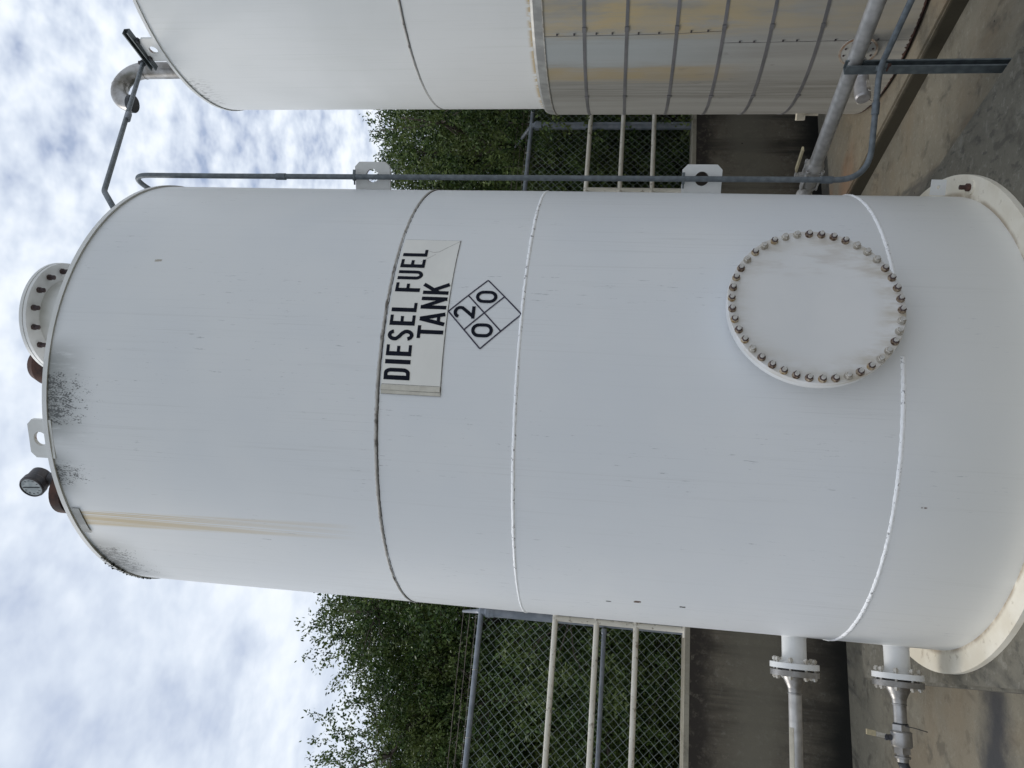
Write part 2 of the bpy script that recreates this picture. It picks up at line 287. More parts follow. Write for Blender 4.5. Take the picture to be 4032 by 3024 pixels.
# ------------------------------------------------------------------ object helpers
def link(name, me, parent=None, loc=None, mat=None):
    o = bpy.data.objects.new(name, me); COL.objects.link(o)
    if parent is not None: o.parent = parent
    if loc is not None: o.location = loc
    if mat is not None and me is not None and not me.materials: me.materials.append(mat)
    return o
def empty(name, loc, label, cat, group=None, rz=0.0):
    o = bpy.data.objects.new(name, None); o.empty_display_size = .1; COL.objects.link(o); o.location = loc; o.rotation_euler = (0, 0, rz)
    o['label'] = label; o['category'] = cat
    if group: o['group'] = group
    return o
def tag(o, label, cat, group=None):
    o['label'] = label; o['category'] = cat
    if group: o['group'] = group
    return o
class B:                                  # collects shapes into one mesh
    def __init__(s): s.v = []; s.f = []; s.sm = []; s.uv = None
    def add(s, vs, fs, smooth=False):
        k = len(s.v); s.v += [tuple(p) for p in vs]; s.f += [tuple(i+k for i in f) for f in fs]; s.sm += [smooth]*len(fs)
    def box(s, c, d, rot=None):
        h = [x/2 for x in d]; vs = [Vector((i*h[0], j*h[1], k*h[2])) for i in (-1, 1) for j in (-1, 1) for k in (-1, 1)]
        if rot is not None: vs = [rot @ p for p in vs]
        vs = [p+Vector(c) for p in vs]
        s.add(vs, [(0, 1, 3, 2), (4, 6, 7, 5), (0, 4, 5, 1), (2, 3, 7, 6), (0, 2, 6, 4), (1, 5, 7, 3)])
    def rings(s, rs, closed_ends=True, smooth=True, loop=False):
        k = len(s.v); n = len(rs[0])
        for r in rs: s.v += [tuple(p) for p in r]
        m = len(rs)
        for i in range(m if loop else m-1):
            j = (i+1) % m
            for a in range(n):
                b = (a+1) % n; s.f.append((k+i*n+a, k+i*n+b, k+j*n+b, k+j*n+a)); s.sm.append(smooth)
        if closed_ends and not loop:
            s.f.append(tuple(k+a for a in range(n))[::-1]); s.sm.append(False)
            s.f.append(tuple(k+(m-1)*n+a for a in range(n))); s.sm.append(False)
    def cyl(s, p0, p1, r0, r1=None, n=24, smooth=True, phase=0.0):
        p0, p1 = Vector(p0), Vector(p1); r1 = r0 if r1 is None else r1; s.lathe(p0, p1-p0, [(0, r0), ((p1-p0).length, r1)], n, smooth, phase)
    def lathe(s, p0, axis, prof, n=24, smooth=True, phase=0.0, ends=True):   # prof: (distance along axis, radius)
        p0 = Vector(p0); a = Vector(axis).normalized(); q = a.orthogonal().normalized(); w = a.cross(q); rs = []
        for d, r in prof:
            rs.append([p0+a*d+(q*math.cos(2*PI*i/n+phase)+w*math.sin(2*PI*i/n+phase))*r for i in range(n)])
        # hard profile: duplicate rings so every band shades flat across the axis
        for i in range(len(rs)-1):
            k = len(s.v); s.v += [tuple(p) for p in rs[i]]+[tuple(p) for p in rs[i+1]]
            for t in range(n):
                u = (t+1) % n; s.f.append((k+t, k+u, k+n+u, k+n+t)); s.sm.append(smooth)
        if ends:
            for r, rev in ((rs[0], True), (rs[-1], False)):
                k = len(s.v); s.v += [tuple(p) for p in r]; ids = tuple(range(k, k+n)); s.f.append(ids[::-1] if rev else ids); s.sm.append(False)
    def tube(s, pts, r, n=16, ends=True, smooth=True):
        pts = [Vector(p) for p in pts]; rs = []; t0 = (pts[1]-pts[0]).normalized(); q = t0.orthogonal().normalized()
        for i, p in enumerate(pts):
            if i == 0: t = (pts[1]-pts[0])
            elif i == len(pts)-1: t = pts[-1]-pts[-2]
            else: t = (pts[i+1]-p).normalized()+(p-pts[i-1]).normalized()
            t.normalize(); q = (q-t*q.dot(t)).normalized(); w = t.cross(q); rr = r[i] if isinstance(r, (list, tuple)) else r
            rs.append([p+(q*math.cos(2*PI*k/n)+w*math.sin(2*PI*k/n))*rr for k in range(n)])
        s.rings(rs, ends, smooth)
    def prism(s, poly, o, ux, uy, thick, holes=None):       # poly in (a,b) -> o+ux*a+uy*b, extruded symmetric along normal
        nrm = Vector(ux).cross(Vector(uy)).normalized(); o = Vector(o); ux = Vector(ux); uy = Vector(uy); bm = bmesh.new()
        loops = [poly]+(holes or []); es = []
        for lp in loops:
            vs = [bm.verts.new(o+ux*a+uy*b) for a, b in lp]
            for i in range(len(vs)): es.append(bm.edges.new((vs[i], vs[(i+1) % len(vs)])))
        bmesh.ops.triangle_fill(bm, use_beauty=True, use_dissolve=False, edges=es)
        g = bmesh.ops.extrude_face_region(bm, geom=list(bm.faces)); vs = [x for x in g['geom'] if isinstance(x, bmesh.types.BMVert)]
        bmesh.ops.translate(bm, verts=vs, vec=nrm*thick/2)
        oth = [v for v in bm.verts if v not in set(vs)]; bmesh.ops.translate(bm, verts=oth, vec=-nrm*thick/2)
        bmesh.ops.recalc_face_normals(bm, faces=bm.faces); bm.verts.index_update()
        s.add([v.co.copy() for v in bm.verts], [tuple(v.index for v in f.verts) for f in bm.faces]); bm.free()
    def mesh(s, name, bevel=0):
        me = bpy.data.meshes.new(name); me.from_pydata(s.v, [], s.f); me.polygons.foreach_set('use_smooth', s.sm); me.update()
        return me
    def obj(s, name, mat, parent=None, loc=None):
        me = s.mesh(name); me.materials.append(mat); return link(name, me, parent, loc)
def bezier_path(pts, rad, n=10):           # polyline with rounded corners
    pts = [Vector(p) for p in pts]; out = [pts[0]]
    for i in range(1, len(pts)-1):
        a, b, c = pts[i-1], pts[i], pts[i+1]; u = (a-b).normalized(); w = (c-b).normalized(); ang = u.angle(w); d = min(rad/math.tan(ang/2), (a-b).length*.49, (c-b).length*.49)
        p, q = b+u*d, b+w*d
        for k in range(n+1):
            t = k/n; out.append(p*(1-t)**2+b*2*t*(1-t)+q*t*t)
    out.append(pts[-1]); return out
Zv = Vector((0, 0, 1))
def shell_mesh(name, r, z0, z1, nt=144, nz=24, wob=0.0):    # vertical cylinder skin with uv (degrees, metres); local z
    vs = []; fs = []; uvs = []
    for j in range(nz+1):
        z = z0+(z1-z0)*j/nz
        for i in range(nt+1):
            th = -180+360*i/nt; t = R(th); rr = r+wob*(math.sin(3*t+z*2)+math.sin(5*t-z*3))*.5
            vs.append((rr*math.sin(t), -rr*math.cos(t), z)); uvs.append((th, z))
    for j in range(nz):
        for i in range(nt):
            a = j*(nt+1)+i; fs.append((a, a+1, a+nt+2, a+nt+1))
    me = bpy.data.meshes.new(name); me.from_pydata(vs, [], fs); me.polygons.foreach_set('use_smooth', [True]*len(fs))
    ul = me.uv_layers.new(name='UVMap'); idx = np.zeros(len(me.loops), dtype=np.int32); me.loops.foreach_get('vertex_index', idx)
    ul.data.foreach_set('uv', np.array(uvs, dtype=np.float32)[idx].ravel()); me.update(); return me

# ================================================================== THE SETTING
WN = Vector((-0.33744, 0.94135, 0)); WD = Vector((0.94135, 0.33744, 0)); DW = 5.687     # wall normal (away from us), wall direction, distance
def wp(s, d, z): return WD*s+WN*d+Zv*z
RW = Matrix((( WD.x, WN.x, 0), (WD.y, WN.y, 0), (0, 0, 1)))
def struct(o): o['kind'] = 'structure'; return o
g = B(); g.add([(-400, -400, -.05), (400, -400, -.05), (400, 400, -.05), (-400, 400, -.05)], [(0, 1, 2, 3)]); struct(g.obj('ground', M_GROUND))
g = B(); c = wp(2, DW-6.5, -.02); g.box(c, (24, 13, .04), RW); struct(g.obj('floor', M_FLOOR))

# containment wall, its far side backfilled ground level is hidden by the trees
wl = empty('concrete_wall', wp(2, DW, 0), 'long weathered grey concrete containment wall with dark mould behind both tanks', 'wall')
def local(o, v): return Vector(v)-Vector(o.location)
g = B(); g.box(wp(2, DW+.125, .53)-wl.location, (24, .25, 1.06), RW); g.obj('wall_panel', M_WALL, wl)
g = B(); g.box(wp(2, DW+.125, 1.077)-wl.location, (24, .256, .034), RW); g.obj('wall_cap', M_WALLTOP, wl)

# plinths
T1 = Vector((-0.0754, 3.643, 0)); T2 = Vector((3.185, 4.979, 0))
HP, HP2 = .24, .10
p1 = B(); hs = 1.128; ch = .03
def plinth(center, hx0, hx1, hy0, hy1, h, name, mat, label):
    b = bmesh.new(); vs = []
    for (a, c) in ((hx0, hy0), (hx1, hy0), (hx1, hy1), (hx0, hy1)):
        vs.append(b.verts.new(WD*a+WN*c))
    f = b.faces.new(vs); r = bmesh.ops.extrude_face_region(b, geom=[f]); bmesh.ops.translate(b, verts=[x for x in r['geom'] if isinstance(x, bmesh.types.BMVert)], vec=Zv*h)
    bmesh.ops.recalc_face_normals(b, faces=b.faces)
    bmesh.ops.bevel(b, geom=[e for e in b.edges if max(v.co.z for v in e.verts) > h-.001], offset=.012, segments=2, affect='EDGES')
    me = bpy.data.meshes.new(name); b.to_mesh(me); b.free(); me.materials.append(mat); o = link(name, me, None, center)
    return tag(o, label, 'plinth')
plinth(T1, -1.14, 1.128, -1.10, 1.14, HP, 'concrete_plinth', M_PLINTH, 'raised square grey concrete plinth carrying the diesel tank')
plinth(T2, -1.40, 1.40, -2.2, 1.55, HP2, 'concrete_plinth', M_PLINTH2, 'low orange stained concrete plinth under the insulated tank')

# ================================================================== MAIN TANK
def P(th, r, z): t = R(th); return Vector((r*math.sin(t), -r*math.cos(t), z))          # tank-local
tank = empty('storage_tank', T1, 'white vertical diesel fuel tank with round bolted side cover, nearest the camera', 'storage tank')
link('shell', shell_mesh('shell', 1.0, HP+.02, 3.893, wob=.0015), tank, mat=M_TANK)
g = B(); g.lathe((0, 0, 0), Zv, [(3.884, 1.007), (3.904, 1.007), (3.908, 1.000), (4.0, .02)], 144, ends=False)
g.rings([[P(i*2.5, r, z) for i in range(144)] for r, z in ((.99, 3.884), (1.007, 3.884))], False, False)
roof = g.obj('roof', M_WHITE, tank)
def ring_bead(z, w, proud, mat, name, th0=-180, th1=180, jag=.0012, r=1.0):
    n = 720; b = B(); rs = []; prof = ((0, -1), (.7, -.55), (1, 0), (.7, .55), (0, 1)); full = abs(th1-th0) >= 359
    for i in range(n):
        th = th0+(th1-th0)*i/(n-1 if not full else n); j1 = random.uniform(-jag, jag); j2 = random.uniform(-jag, jag); pk = random.uniform(.7, 1.15)
        rs.append([P(th, r-.001+proud*a*pk, z+w/2*c+(j1 if c < 0 else j2 if c > 0 else 0)) for a, c in prof])
    b.rings(rs, False, False, loop=full); 
    return b.obj(name, mat, tank)
ring_bead(2.537, .013, .005, M_SEAM, 'seam'); ring_bead(2.5295, .003, .004, M_DARK, 'seam_gap', jag=.001)
ring_bead(2.019, .014, .0045, M_WELD, 'weld_bead'); ring_bead(.708, .018, .005, M_WELD, 'weld_bead', 28.5, 373.5-.01 if False else 28.5+345)
# rust and mildew along the rim edge (part of roof colour is white; clump of moss is a part)
g = B()
for i in range(150):
    th = -51-24*i/150; z = 3.885+random.uniform(-.012, .02)*(1.2 if -60 < th < -54 else .7); s = random.uniform(.003, .007)*(1.2 if -60 < th < -54 else .8)
    c = P(th, 1.004+random.uniform(0, .004), z); a = [Vector((random.uniform(-1, 1), random.uniform(-1, 1), random.uniform(-1, 1))).normalized()*s*random.uniform(.6, 1.3) for _ in range(6)]
    g.add([c+q for q in a], [(0, 1, 2), (0, 2, 3), (0, 3, 4), (1, 4, 5), (2, 3, 5), (0, 4, 5), (1, 2, 5)])
g.obj('moss', M_MOSS, tank)
# tape patch near the rim
def cyl_patch(th0, th1, z0, z1, r, n=16, name='patch', mat=None, parent=None, nz=1, T=None):
    b = B(); vs = []; fs = []
    for j in range(nz+1):
        for i in range(n+1):
            th = th0+(th1-th0)*i/n; z = z0+(z1-z0)*j/nz; vs.append(P(th, r, z))
    for j in range(nz):
        for i in range(n): a = j*(n+1)+i; fs.append((a, a+1, a+n+2, a+n+1))
    b.add(vs, fs, True); return b.obj(name, mat, parent)
cyl_patch(-39.9, -31.7, 3.838, 3.876, 1.0035, name='tape_patch', mat=M_TAPE, parent=tank)

# base flange with anchor bolts
g = B(); g.lathe((0, 0, 0), Zv, [(HP, 1.0), (HP, 1.090), (HP+.022, 1.090), (HP+.022, .995)], 160, ends=False)
fl = g.obj('base_flange', M_CREAM, tank)
def hexnut(b, p, ax, r, h, stud_r, stud_h, washer=None):
    p = Vector(p); ax = Vector(ax).normalized()
    if washer: b.lathe(p, ax, [(0, washer), (.004, washer)], 20); p = p+ax*.004
    b.lathe(p, ax, [(0, r), (h*.85, r), (h, r*.82)], 6, smooth=False, phase=random.random()*6)
    b.lathe(p+ax*h, ax, [(0, stud_r), (stud_h, stud_r)], 12)
for th in (69.2, 129.2, -170.8):
    b = B(); hexnut(b, P(th, 1.042, HP+.027), Zv, .016, .018, .0095, .022); ab = b.obj('anchor_bolt', M_RUST, tank)
    b = B(); b.lathe(P(th, 1.042, HP+.022), Zv, [(0, .030), (.006, .030)], 24); b.obj('washer', M_CREAM, ab)

# side manway
PH = R(21.43); MO = Vector((math.sin(PH), -math.cos(PH), 0)); MT = Vector((math.cos(PH), math.sin(PH), 0)); MZ = 1.009
face = 1.085; mc = MO*face+Zv*MZ
Rm = Matrix(((MT.x, -MO.x, 0), (MT.y, -MO.y, 0), (0, 0, 1)))           # local x across, -y outward, z up
g = B(); g.lathe((0, .14, 0), (0, -1, 0), [(0, .236), (.094, .236)], 96)
mw = g.obj('manway_neck', M_WHITE, tank, mc); mw.rotation_euler = Rm.to_euler()
g = B(); g.lathe((0, .024, 0), (0, -1, 0), [(-.026, .286), (-.024, .288), (-.003, .288), (-.001, .286)], 128)
mfl = g.obj('manway_flange', M_WHITE, mw)
g = B(); g.lathe((0, .024, 0), (0, -1, 0), [(0, .288), (.001, .290), (.022, .290), (.024, .2885)], 128)
cover = g.obj('manway_cover', M_COVER, mw)
# weld lump between neck and tank on the left
bolt_mats = [M_BOLT_G, M_BOLT_B, M_BOLT_R]
bolt_me = []
for k, mt in enumerate(bolt_mats):
    b = B(); b.lathe((0, 0, 0), (0, -1, 0), [(0, .0135), (.003, .0135)], 18); hexnut(b, (0, -.003, 0), (0, -1, 0), .0122, .012, .0070, .007); me = b.mesh('bolt'); me.materials.append(mt); me.materials.append(M_BOLT_TIP)
    me.materials.append(M_BOLT_D if k else M_BOLT_G)
    for pol in me.polygons:
        if pol.center.y < -.0160: pol.material_index = 1
        elif pol.center.y < -.0130: pol.material_index = 2
    bolt_me.append(me)
NB = 42
for i in range(NB):
    a = 2*PI*(i+.3)/NB; x, z = .2755*math.sin(a), .2755*math.cos(a)
    k = (1 if random.random() < .55 else 2) if (z > .05 or x < -.12) and random.random() < .62 else (2 if random.random() < .45 else 0)
    o = link('bolt', bolt_me[k], mw, (x, 0, z)); o.rotation_euler = (0, random.random()*6, 0)

# lifting lugs on tank sides and roof rim
def circ(cx, cy, r, n=32): return [(cx+r*math.cos(2*PI*i/n), cy+r*math.sin(2*PI*i/n)) for i in range(n)]
def lug(parent, o, ux, w, h, hole_c, hr, name='lifting_lug', cham=.022, thick=.014, side=False):
    poly = [(-w/2, 0), (w/2, 0), (w/2, h-cham), (w/2-cham, h), (-w/2+cham, h), (-w/2, h-cham)]
    g = B(); g.prism(poly, (0, 0, 0), (1, 0, 0), (0, 0, 1), thick, [circ(0, hole_c, hr)]); ob = g.obj(name, M_LUG, parent, o)
    g = B(); n = 32
    for rr in ((hr-.0006,),):
        g.rings([[Vector((rr[0]*math.cos(2*PI*i/n), t, hole_c+rr[0]*math.sin(2*PI*i/n))) for i in range(n)] for t in (-thick/2, thick/2)], False, True)
    hl = g.obj('hole_edge', M_HOLE, ob); return ob
uR = Vector((.9674, -.2532, 0)).normalized(); uL = Vector((-.9557, -.2943, 0)).normalized()
nR = Vector((-uR.y, uR.x, 0))      # pointing away from camera
# side lug: local x -> -Z (down), local z -> radial
def side_lug(zc, w, h):
    o = lug(tank, (0, 0, 0), None, w, h, .065, .031)
    x = -Zv; z = uR; y = z.cross(x); o.matrix_local = Matrix(((x.x, y.x, z.x, .997*uR.x), (x.y, y.y, z.y, .997*uR.y), (x.z, y.z, z.z, zc), (0, 0, 0, 1))); return o
side_lug(2.85, .170, .128); side_lug(1.333, .172, .126)
def rim_lug(parent, th, z, w, h, hc, r=.994):
    o = lug(parent, P(th, r, z), None, w, h, hc, .029); o.rotation_euler = (0, 0, R(th)); return o
rim_lug(tank, -13.6, 3.872, .160, .106, .056)
# grounding tab
g = B(); pts = [(1.003, .316), (1.068, .318), (1.068, .377), (1.003, .377)]
g.prism([(a, b) for a, b in pts], (0, 0, 0), uR, Zv, .006, [circ(1.037, .347, .0075, 16)]); g.obj('grounding_tab', M_LUG, tank)
# extra radial foot for the anchor bolt on the right is covered by the flange

# left nozzles
def nozzle(z):
    g = B(); g.lathe(uL*.985+Zv*z, uL, [(0, .05), (.119, .05)], 32)
    g.lathe(uL*.985+Zv*z, uL, [(.008, .057), (.017, .051)], 32, ends=False)
    nz = g.obj('nozzle', M_WHITE, tank)
    g = B(); g.lathe(uL*1.098+Zv*z, uL, [(0, .062), (.008, .062), (.008, .1), (.030, .1), (.030, .07), (.0325, .07)], 48); g.obj('nozzle_flange', M_WHITE, nz)
    return nz
nozzle(.853); nozzle(.437)

# roof manway, rusty vent, gauge
mc2 = Vector((.196, 3.0, 0))-T1
g = B(); g.lathe(mc2+Zv*3.90, Zv, [(0, .168), (.205, .168)], 64); rm = g.obj('roof_manway', M_WHITE, tank)
g = B(); g.lathe(mc2+Zv*4.098, Zv, [(0, .16), (0, .2425), (.014, .2425), (.0145, .239), (.0165, .239), (.017, .2435), (.031, .2435), (.031, 0.001)], 96, ends=False); g.obj('roof_manway_flange', M_WHITE, rm)
b = B(); b.lathe((0, 0, 0), -Zv, [(0, .0125), (.013, .0125)], 6, smooth=False); b.lathe((0, 0, -.013), -Zv, [(0, .0098), (.015, .0098)], 12); rme = b.mesh('bolt'); rme.materials.append(M_BOLT_D)
for i in range(16):
    a = 2*PI*i/16+.12; o = link('bolt', rme, rm, mc2+Vector((.208*math.sin(a), -.208*math.cos(a), 4.098)))
vc = Vector((-.02, 3.18, 0))-T1
g = B(); g.lathe(vc+Zv*3.92, Zv, [(0, .055), (.38, .055), (.38, .085), (.43, .09), (.47, .07), (.485, .02)], 32); g.obj('rusty_vent', M_RUST, tank)
gc = Vector((-.535, 2.86, 0))-T1
g = B(); g.lathe(gc+Vector((-.01, 0, 3.915)), Zv, [(0, .095), (.045, .095), (.05, .088), (.062, .05), (.085, .035)], 32); lg = g.obj('level_gauge', M_RUST, tank)
gn = Vector((-.50, -.84, -.10)).normalized(); dc = gc+Vector((0.0, -.03, 4.092))
g = B(); g.lathe(dc-gn*.085, gn, [(0, .035), (.012, .048), (.055, .048), (.06, .052), (.085, .052), (.088, .045)], 40)
g.lathe(dc-gn*.06-Zv*.15, Zv, [(0, .028), (.10, .028)], 20)
g.obj('gauge_body', M_DARK, lg)
gx = Zv.cross(gn).normalized(); gy = gn.cross(gx); 
g = B(); g.lathe(dc+gn*.003, gn, [(0, .0435), (.001, .0435)], 40); g.obj('dial', M_DIAL, lg)
g = B(); g.lathe(dc+gn*.0, gn, [(0.001, .0445), (.008, .045), (.008, .048), (0, .050)], 48, ends=False); g.obj('bezel', M_DARK, lg)

# ---------------------------------------------------------------- stroke lettering
def arc(cx, cy, rx, ry, a0, a1, n=10): return [(cx+rx*math.cos(R(a0+(a1-a0)*i/n)), cy+ry*math.sin(R(a0+(a1-a0)*i/n))) for i in range(n+1)]
def glyph(ch, w, s, t):   # box w x 1 ; s = stem width, t = bar width; returns list of (polyline, width)
    h = 1.0; a = s/2; b = t/2; q = w-a; G = []
    if ch == 'I': G = [([(w/2, 0), (w/2, h)], s)]
    elif ch == 'L': G = [([(a, 0), (a, h)], s), ([(0, b), (w, b)], t)]
    elif ch == 'E': G = [([(a, 0), (a, h)], s), ([(0, b), (w, b)], t), ([(0, h-b), (w, h-b)], t), ([(0, h*.52), (w*.9, h*.52)], t)]
    elif ch == 'F': G = [([(a, 0), (a, h)], s), ([(0, h-b), (w, h-b)], t), ([(0, h*.5), (w*.88, h*.5)], t)]
    elif ch == 'D': G = [([(a, 0), (a, h)], s), ([(0, b), (w*.55, b)]+arc(w*.55, b+.22, q-w*.55, .22, -90, 0, 6)+arc(w*.55, h-b-.22, q-w*.55, .22, 0, 90, 6)+[(0, h-b)], (s+t)/2)]
    elif ch == 'U': G = [([(a, h), (a, .26)]+arc(w/2, .26, w/2-a, .26-b, 180, 360, 12)+[(q, .26), (q, h)], (s+t)/2)]
    elif ch == 'T': G = [([(w/2, 0), (w/2, h)], s), ([(0, h-b), (w, h-b)], t)]
    elif ch == 'A': G = [([(a*.9, 0), (w/2, h-b*.6)], s), ([(w-a*.9, 0), (w/2, h-b*.6)], s), ([(w*.2, .24), (w*.8, .24)], t)]
    elif ch == 'N': G = [([(a, 0), (a, h)], s), ([(q, 0), (q, h)], s), ([(a, h-b), (q, b)], s*.95)]
    elif ch == 'K': G = [([(a, 0), (a, h)], s), ([(a, .38), (w-a, h)], s), ([(w*.38, .58), (w-a*.8, 0)], s)]
    elif ch == 'S': G = [(arc(w/2, h-.27, w/2-a, .27-b, 15, 180, 12)+[(a, h-.3)]+arc(w/2, .52+.0, w/2-a, .06, 200, 200, 1)[:0]+[(a+.02*w, .66), (w*.35, .565), (w*.65, .445), (q-.02*w, .34)]+arc(w/2, .27, w/2-a, .27-b, 0, -165, 12), (s+t)/2)]
    elif ch == '0': G = [(arc(w/2, h-.36, w/2-a, .36-b, 0, 180, 14)+arc(w/2, .36, w/2-a, .36-b, 180, 360, 14)+[(q, h-.36)], (s+t)/2)]
    elif ch == '2': G = [(arc(w/2, h-.3, w/2-a, .3-b, 165, -20, 12)+[(q-.02*w, .60), (w*.6, .40), (a+.03, b)], (s+t)/2), ([(0, b), (w, b)], t)]
    elif ch == '1': G = [([(w/2, 0), (w/2, h)], s)]
    elif ch == '3': G = [(arc(w/2, .73, w/2-a, .27-b, 150, -90, 9)+arc(w/2, .27, w/2-a, .27-b, 90, -150, 9), s)]
    elif ch == '4': G = [([(w*.75, 0), (w*.75, h), (a, .3), (w, .3)], s)]
    elif ch == '5': G = [([(q, h-b), (a, h-b), (a, .55)]+arc(w/2, .3, w/2-a, .3-b, 120, -150, 10), s)]
    elif ch == '6': G = [([(q, h-b), (a*1.6, .5)]+arc(w/2, .28, w/2-a, .28-b, 180, -180, 14), s)]
    elif ch == '7': G = [([(a, h-b), (q, h-b), (w*.35, 0)], s)]
    elif ch == '8': G = [(arc(w/2, .75, w/2-a, .25-b, -90, 270, 12), s), (arc(w/2, .27, w/2-a, .27-b, -90, 270, 12), s)]
    elif ch == '9': G = [([(a, b), (q-a*.6, .5)]+arc(w/2, .72, w/2-a, .28-b, 0, 360, 14), s)]
    return G
def stroke_faces(pl, w):
    pts = [Vector((a, b)) for a, b in pl]; ded = [pts[0]]
    for p in pts[1:]:
        if (p-ded[-1]).length > 1e-5: ded.append(p)
    # subdivide long runs so they follow the curved shell
    pts = ded; Ls = []; Rs = []
    for i, p in enumerate(pts):
        if i == 0: d = (pts[1]-p).normalized(); n = Vector((-d.y, d.x)); k = 1
        elif i == len(pts)-1: d = (p-pts[-2]).normalized(); n = Vector((-d.y, d.x)); k = 1
        else:
            d1 = (p-pts[i-1]).normalized(); d2 = (pts[i+1]-p).normalized(); d = (d1+d2)
            if d.length < 1e-4: d = d1
            d.normalize(); n = Vector((-d.y, d.x)); k = 1/max(.5, abs(d.dot(d1)))
        Ls.append(p+n*w/2*k); Rs.append(p-n*w/2*k)
    out = []
    for i in range(len(pts)-1):
        m = max(1, int((pts[i+1]-pts[i]).length/.35))
        for j in range(m):
            t0, t1 = j/m, (j+1)/m
            out.append((Ls[i].lerp(Ls[i+1], t0), Ls[i].lerp(Ls[i+1], t1), Rs[i].lerp(Rs[i+1], t1), Rs[i].lerp(Rs[i+1], t0)))
    return out
def text_on_cyl(b, items, r):     # items: (char, th0, th1, z0, height, stem, bar)
    kk = 0
    for ch, th0, th1, z0, h, s, t in items:
        wm_ = (th1-th0)*PI/180*1.0; w = wm_/h
        for pl, sw in glyph(ch, w, s/h, t/h):
            kk += 1; rr = r+.00025*(kk % 3)
            for q in stroke_faces(pl, sw):
                vs = [P(th0+p.x*h*180/PI, rr, z0+p.y*h) for p in q]; b.add(vs, [(0, 1, 2, 3)])
def line_on_cyl(b, pts, w, r):
    tot = B()
    for i in range(len(pts)-1):
        (a0, z0), (a1, z1) = pts[i], pts[i+1]; p = Vector((a0*PI/180, z0)); q = Vector((a1*PI/180, z1)); d = (q-p); n = Vector((-d.y, d.x)).normalized()*w/2; m = max(1, int(d.length/.03))
        for j in range(m):
            u, v = p+d*(j/m), p+d*((j+1)/m)
            b.add([P(x.x*180/PI, r, x.y) for x in (u+n, v+n, v-n, u-n)], [(0, 1, 2, 3)])
# sign
sg = cyl_patch(2.9, 38.85, 2.2985, 2.5215, 1.0022, 40, 'sign_panel', M_SIGN, tank)
g = B(); line_on_cyl(g, [(.9, 2.2975), (10, 2.297), (20, 2.297), (30, 2.297), (38.9, 2.2965)], .0022, 1.0026); line_on_cyl(g, [(38.85, 2.2965), (38.95, 2.5215)], .0008, 1.0026)
line_on_cyl(g, [(38.7, 2.297), (35.1, 2.372), (34.9, 2.392), (35.2, 2.412)], .0012, 1.0026); line_on_cyl(g, [(34.3, 2.384), (32.0, 2.435)], .0010, 1.0026); g.obj('creased_edge', M_SIGNE, sg)
# peeled, folded left end
g = B(); prof = [(2.95, 1.0022), (2.6, 1.006), (2.2, 1.0085), (1.9, 1.006), (1.75, 1.003), (.95, 1.003)]
vs = []; 
for th, r in prof: vs += [P(th, r, 2.299+(2.95-th)*-.0015), P(th, r, 2.5215)]
g.add(vs, [(2*i, 2*i+1, 2*i+3, 2*i+2) for i in range(len(prof)-1)], False); g.obj('folded_end', simple('curled_vinyl', (.62, .59, .51), (.52, .49, .42), 20, .5), sg)
g = B(); line_on_cyl(g, [(1.72, 2.298), (1.80, 2.52)], .002, 1.0034); line_on_cyl(g, [(.95, 2.298), (1.0, 2.52)], .001, 1.0034); line_on_cyl(g, [(3.0, 2.30), (3.05, 2.52)], .0014, 1.0026); g.obj('fold_line', M_SIGNE, sg)
g = B(); H = .0965; st, ba = .0162, .0118; z = 2.4165
text_on_cyl(g, [('D', 4.0, 6.55, z, H, st, ba), ('I', 7.38, 8.30, z, H, st, ba), ('E', 9.12, 11.5, z, H, st, ba), ('S', 12.35, 14.95, z, H, st, ba), ('E', 15.85, 18.2, z, H, st, ba), ('L', 18.98, 21.15, z, H, st, ba),
                ('F', 23.85, 26.15, z, H, st, ba), ('U', 26.95, 29.5, z, H, st, ba), ('E', 30.25, 32.6, z, H, st, ba), ('L', 33.5, 35.6, z, H, st, ba),
                ('T', 13.15, 16.0, 2.3045, .0985, .0155, .0125), ('A', 16.0, 19.1, 2.3045, .0985, .0150, .0125), ('N', 19.85, 22.75, 2.3045, .0985, .0150, .0125), ('K', 23.4, 26.3, 2.3045, .0985, .0150, .0125)], 1.0034)
g.obj('lettering', M_INK, sg)
# hazard diamond
top, lf, rg, bt = (19.5, 2.295), (11.4, 2.162), (27.45, 2.160), (19.4, 2.020)
mid = lambda a, b: ((a[0]+b[0])/2, (a[1]+b[1])/2)
g = B(); wln = .0052
for a, b in ((top, lf), (top, rg), (lf, bt), (rg, bt), (mid(top, lf), mid(rg, bt)), (mid(top, rg), mid(lf, bt))): line_on_cyl(g, [a, b], wln, 1.0018)
hd = g.obj('hazard_diamond', M_LINE, tank)
g = B(); text_on_cyl(g, [('2', 18.0, 20.85, 2.194, .081, .0125, .0125), ('0', 13.9, 17.0, 2.120, .081, .0125, .0125), ('0', 21.75, 24.75, 2.117, .081, .0125, .0125)], 1.002)
g.obj('hazard_numbers', M_INK, hd)
# gauge numerals (0-11 round the dial) and needle
g = B()
for i, s_ in enumerate(['0', '1', '2', '3', '4', '5', '6', '7', '8', '9', '10', '11']):
    a = R(90-i*30); c0 = (.034*math.cos(a), .034*math.sin(a)); h = .0085; off = -.0025*(len(s_))
    for k, ch in enumerate(s_):
        for pl, sw in glyph(ch, .55, .2, .2):
            for q in stroke_faces(pl, sw):
                g.add([dc+gn*.0046+gx*(c0[0]+off+k*.0056+p.x*h)+gy*(c0[1]-h/2+p.y*h) for p in q], [(0, 1, 2, 3)])
g.obj('numerals', M_INK, lg)
g = B(); g.box((0, 0, 0), (.003, .0012, .064), Matrix(((gx.x, -gn.x, gy.x), (gx.y, -gn.y, gy.y), (gx.z, -gn.z, gy.z)))); g.obj('needle', M_INK, lg, dc+gn*.0056)

